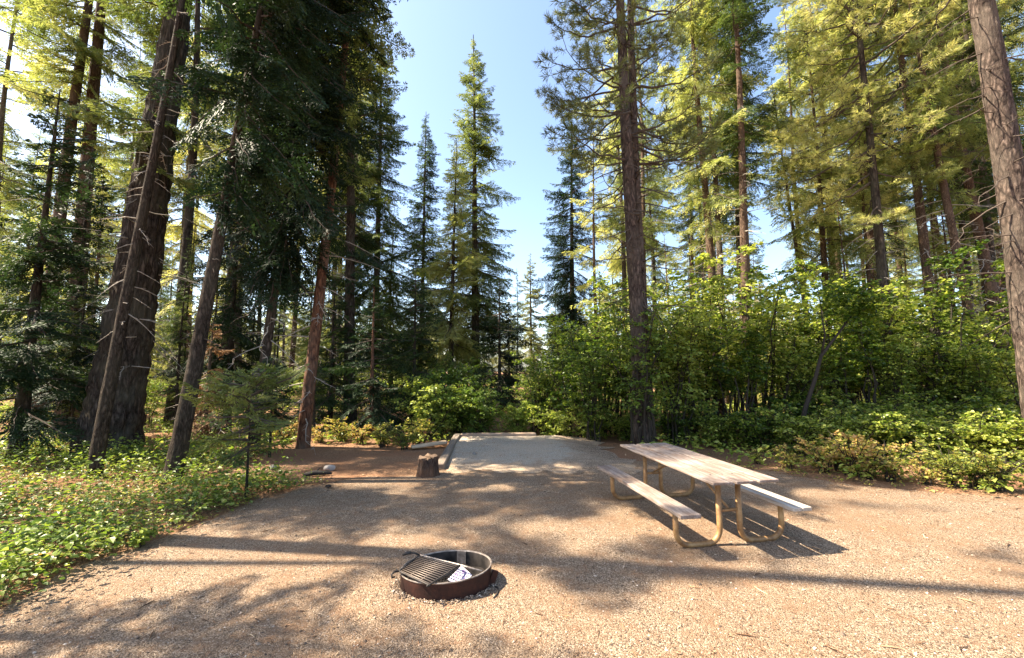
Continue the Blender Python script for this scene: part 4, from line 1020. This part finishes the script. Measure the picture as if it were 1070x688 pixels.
# yellowing shrublets along the gravel edge
m2 = shrub('edge_shrub', 'x', 'shrub', (0, 0, 0), .62, .42, 14, .045, 900, 'yellow', 23, low=.05)
ed = [(800, 488, .6), (835, 494, .8), (868, 497, 1.1), (905, 502, 1.45), (925, 506, .7), (950, 508, 1.15), (985, 511, .7), (1012, 513, 1.0), (1042, 516, 1.1), (1068, 519, 1.2), (890, 495, 1.1), (1000, 502, 1.1)]
wh2 = ['at the thicket foot beside the tabletop corner', 'just right of the tabletop corner', 'behind the end of the right bench', 'largest and brightest of the gravel edge clumps', 'small, right beside the largest clump', 'in the middle of the right gravel edge',
       'small, spilling over the gravel', 'under the leaning brown trunk at the gravel edge', 'left of the frame edge clump', 'at the right edge of the frame', 'tucked behind the largest clump', 'tucked behind the small spilling clump']
for q, ((pxx, py_, s_), wh) in enumerate(zip(ed, wh2)):
    p = gr(pxx, py_); lab = 'yellow green shrublet ' + wh
    if q == 0: m2.location = (p[0], p[1] + .25, 0); m2.scale = (s_,) * 3; tag(m2, lab, None, 'yellow shrublets along the gravel edge')
    else: copy_tree(m2, (p[0], p[1] + .25, 0), q * 1.3, s_, lab, 'yellow shrublets along the gravel edge')
for q, (pxx, Yq, s_, wh) in enumerate([(300, 11.2, 1.0, 'left of the red trunk base'), (336, 11.0, .9, 'just right of the red trunk base'), (356, 11.3, 1.25, 'behind the dirt strip, second right of the red trunk'), (378, 10.9, 1.0, 'behind the dirt strip, below the wide young fir'),
                                    (402, 10.6, 1.1, 'behind the dirt strip, midway to the stump'), (422, 10.3, .95, 'behind the dirt strip, nearest the stump'), (436, 10.9, 1.3, 'beside the pale plank')]):
    x = at(pxx, 430, Yq)[0]; copy_tree(m2, (x, Yq, 0), q * 1.9, s_, 'yellow green shrublet ' + wh, 'yellow shrublets behind the dirt strip')
# bent dark stem
b = gr(838, 452); Yb = 9.8; P = [at(a_, c_, Yb) for a_, c_ in [(836, 452), (842, 425), (852, 395), (858, 372), (875, 350), (890, 330)]]
P2 = [at(a_, c_, Yb) for a_, c_ in [(858, 374), (862, 350), (858, 325)]]
root = empty('bent_maple', (P[0][0], Yb, 0)); tag(root, 'bent dark maple stem standing clear in front of the thicket', 'maple'); base = np.array([P[0][0], Yb, 0])
wd = Acc(); wd.add(*tube(np.array([[P[0][0], Yb, -.05]] + P) - base, [.055, .052, .048, .042, .036, .026, .016], 9)); wd.add(*tube(np.array(P2) - base, [.026, .02, .01], 7))
MT['darkbark'] = plain('dark_smooth_bark', (.028, .022, .017))  # near-black even tone over the whole bent stem
link('trunk', wd.mesh('trunk', [MT['darkbark']], True), root)
rng = np.random.default_rng(77); w2, l2 = shrub_parts(rng, 1.5, 1.3, 8, .08, 1800, low=.3)
V, Q = l2.arrays(); V = V + (P[5] - base) - [0, 0, .5]; link('crown', raw_mesh('crown', V, Q, [MT['maple']]), root)

# ------------------------------------------------------------------ ground plants (uncountable)
def cover(name, pts, hmax, leafL, per, mat, rng, label):
    n = len(pts); m = per; hh = hmax * rng.uniform(.35, 1, n)
    a = rng.uniform(0, 6.28, (n, m)); u = rng.uniform(.3, 1, (n, m)); rad = hmax * .65 * rng.uniform(.1, 1, (n, m))
    B = np.stack([pts[:, None, 0] + rad * np.cos(a), pts[:, None, 1] + rad * np.sin(a), pts[:, None, 2] + hh[:, None] * u], -1).reshape(-1, 3)
    a = a + rng.normal(0, .6, (n, m)); d = np.stack([np.cos(a), np.sin(a), rng.normal(-.1, .3, (n, m))], -1).reshape(-1, 3); d = norm(d)
    up = norm(np.array([0, 0, 1.]) + jit(d.shape, .4, rng)); L = leafL * rng.uniform(.4, 1.3, len(d)) * np.repeat(rng.uniform(.6, 1.35, n), m)
    V, Q = leaves6(B, d, up, L, L * rng.uniform(.5, .8, len(d)))
    # thin stems
    k = rng.integers(0, len(B), len(B) // 4); base = np.repeat(pts, m, 0)[k]; dd = B[k] - base; ln = np.linalg.norm(dd, axis=1)
    sd = norm(np.cross(dd, rng.normal(0, 1, dd.shape))); V2, Q2 = blades(base, norm(dd), sd, ln, np.full(len(k), .004), .3)
    A = Acc(); A.add(V, Q, 0); A.add(V2, Q2, 1)
    tag(link(name, A.mesh(name, [MT[mat], MT['stem']])), label, kind='stuff')
rg2 = np.random.default_rng(9)
def scat(n, fx, fy, dens):
    x = rg2.uniform(*fx, n); y = rg2.uniform(*fy, n); k = (~inside(OUT, x, y)) & (rg2.random(n) < dens(x, y)); x, y = x[k], y[k]
    return np.stack([x, y, hgt(x, y)], 1)
duff = lambda x, y: ((x > -5.4) & (x < 3) & (y > 7.3) & (y < 10.5)) | ((x > -1.5) & (x < 4) & (y < 11.6))
left = lambda x, y: (~duff(x, y)) * np.clip(.35 + 1.3 * (vnoise(x * .8 + 4, y * .8 + 44) - .25), 0, 1) * (x < -2)
clump = lambda x, y: np.clip((vnoise(x * 1.9 + 11, y * 1.9 + 23) - .42) * 4, 0, 1)
cover('ground_cover', scat(15000, (-16, -2), (2.2, 10.5), left), .24, .045, 8, 'cover', rg2, 'leafy green ground cover left of the gravel')
cover('tall_ground_plants', scat(15000, (-16, -2), (3.2, 10.5), lambda x, y: left(x, y) * clump(x, y)), .55, .06, 10, 'bright', rg2, 'taller bright leafed plants standing in clumps in the ground cover')
cover('yellowing_plants', scat(3000, (-16, -2), (2.2, 10.5), lambda x, y: left(x, y) * clump(y + 5, x + 31) * .8), .3, .06, 8, 'yellow', rg2, 'yellowing plants mixed into the ground cover')
n = 16000; kk = rg2.integers(0, len(OUT), n); P = OUT[kk] + rg2.normal(0, .22, (n, 2)); P = P[P[:, 1] > 2]; n = len(P)
a = rg2.uniform(0, 6.28, n); d = np.stack([np.cos(a), np.sin(a), rg2.normal(0, .2, n)], 1)
V, Q = blades(np.stack([P[:, 0], P[:, 1], rg2.uniform(.012, .028, n)], 1), norm(d), norm(np.cross(d, [0, 0, 1.])), rg2.uniform(.03, .09, n), rg2.uniform(.004, .022, n))
tag(link('leaf_litter', raw_mesh('leaf_litter', V, Q, [MT['litter']])), 'dry leaves and needles along the gravel edge', kind='stuff')
cover('undergrowth', scat(15000, (-30, 3), (9.5, 30), lambda x, y: (~duff(x, y)) * .55 * np.ones_like(x)), .34, .09, 7, 'bright', rg2, 'sunlit undergrowth beneath the left trunks')
cover('undergrowth', scat(15000, (3, 34), (6, 30), lambda x, y: .55 * np.ones_like(x)), .45, .10, 7, 'bright', rg2, 'undergrowth beneath the thicket and the right trunks')
cover('undergrowth', scat(16000, (-70, 70), (28, 75), lambda x, y: .6 * np.ones_like(x)), 1.1, .32, 6, 'bright', rg2, 'distant undergrowth between the far trunks')
# far belt of forest that closes the horizon
n = 1500; cx = rg2.uniform(-130, 130, n); cy = rg2.uniform(52, 95, n); ch = rg2.uniform(4, 13, n); m = np.abs(cx / cy) > .16; cx, cy, ch = cx[m], cy[m], ch[m]; n = len(cx)
per = 75; u = rg2.random((n, per)) ** .8; rad = 2.2 * (1 - u * .9) * rg2.uniform(.3, 1, (n, per)); a = rg2.uniform(0, 6.28, (n, per))
B = np.stack([cx[:, None] + rad * np.cos(a), cy[:, None] + rad * np.sin(a), ch[:, None] * u], -1).reshape(-1, 3)
d = norm(np.stack([np.cos(a), np.sin(a), rg2.normal(-.2, .3, a.shape)], -1).reshape(-1, 3))
V, Q = blades(B, d, norm(np.cross(d, rg2.normal(0, 1, d.shape))), rg2.uniform(.6, 1.3, len(B)), rg2.uniform(.25, .5, len(B)))
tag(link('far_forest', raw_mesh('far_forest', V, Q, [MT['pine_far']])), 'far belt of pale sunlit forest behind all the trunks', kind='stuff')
# fringe where plants meet the gravel
seg = OUT[:]; kk = rg2.integers(0, len(seg), 2600); P = seg[kk] + rg2.normal(0, .16, (2600, 2)); m = ~inside(OUT, P[:, 0], P[:, 1]) | (rg2.random(2600) < .12); P = P[m]; m = ~duff(P[:, 0], P[:, 1]) & (P[:, 1] > 2); P = P[m]
cover('weeds', np.stack([P[:, 0], P[:, 1], np.zeros(len(P)) + .008], 1), .13, .04, 6, 'yellow', rg2, 'small yellowing weeds along the gravel edge')
p = gr(146, 572); shrub('weed_sprig', 'single bright sprig growing out of the gravel at left', 'weed', (p[0], p[1], 0), .2, .1, 3, .05, 30, 'bright', 55)
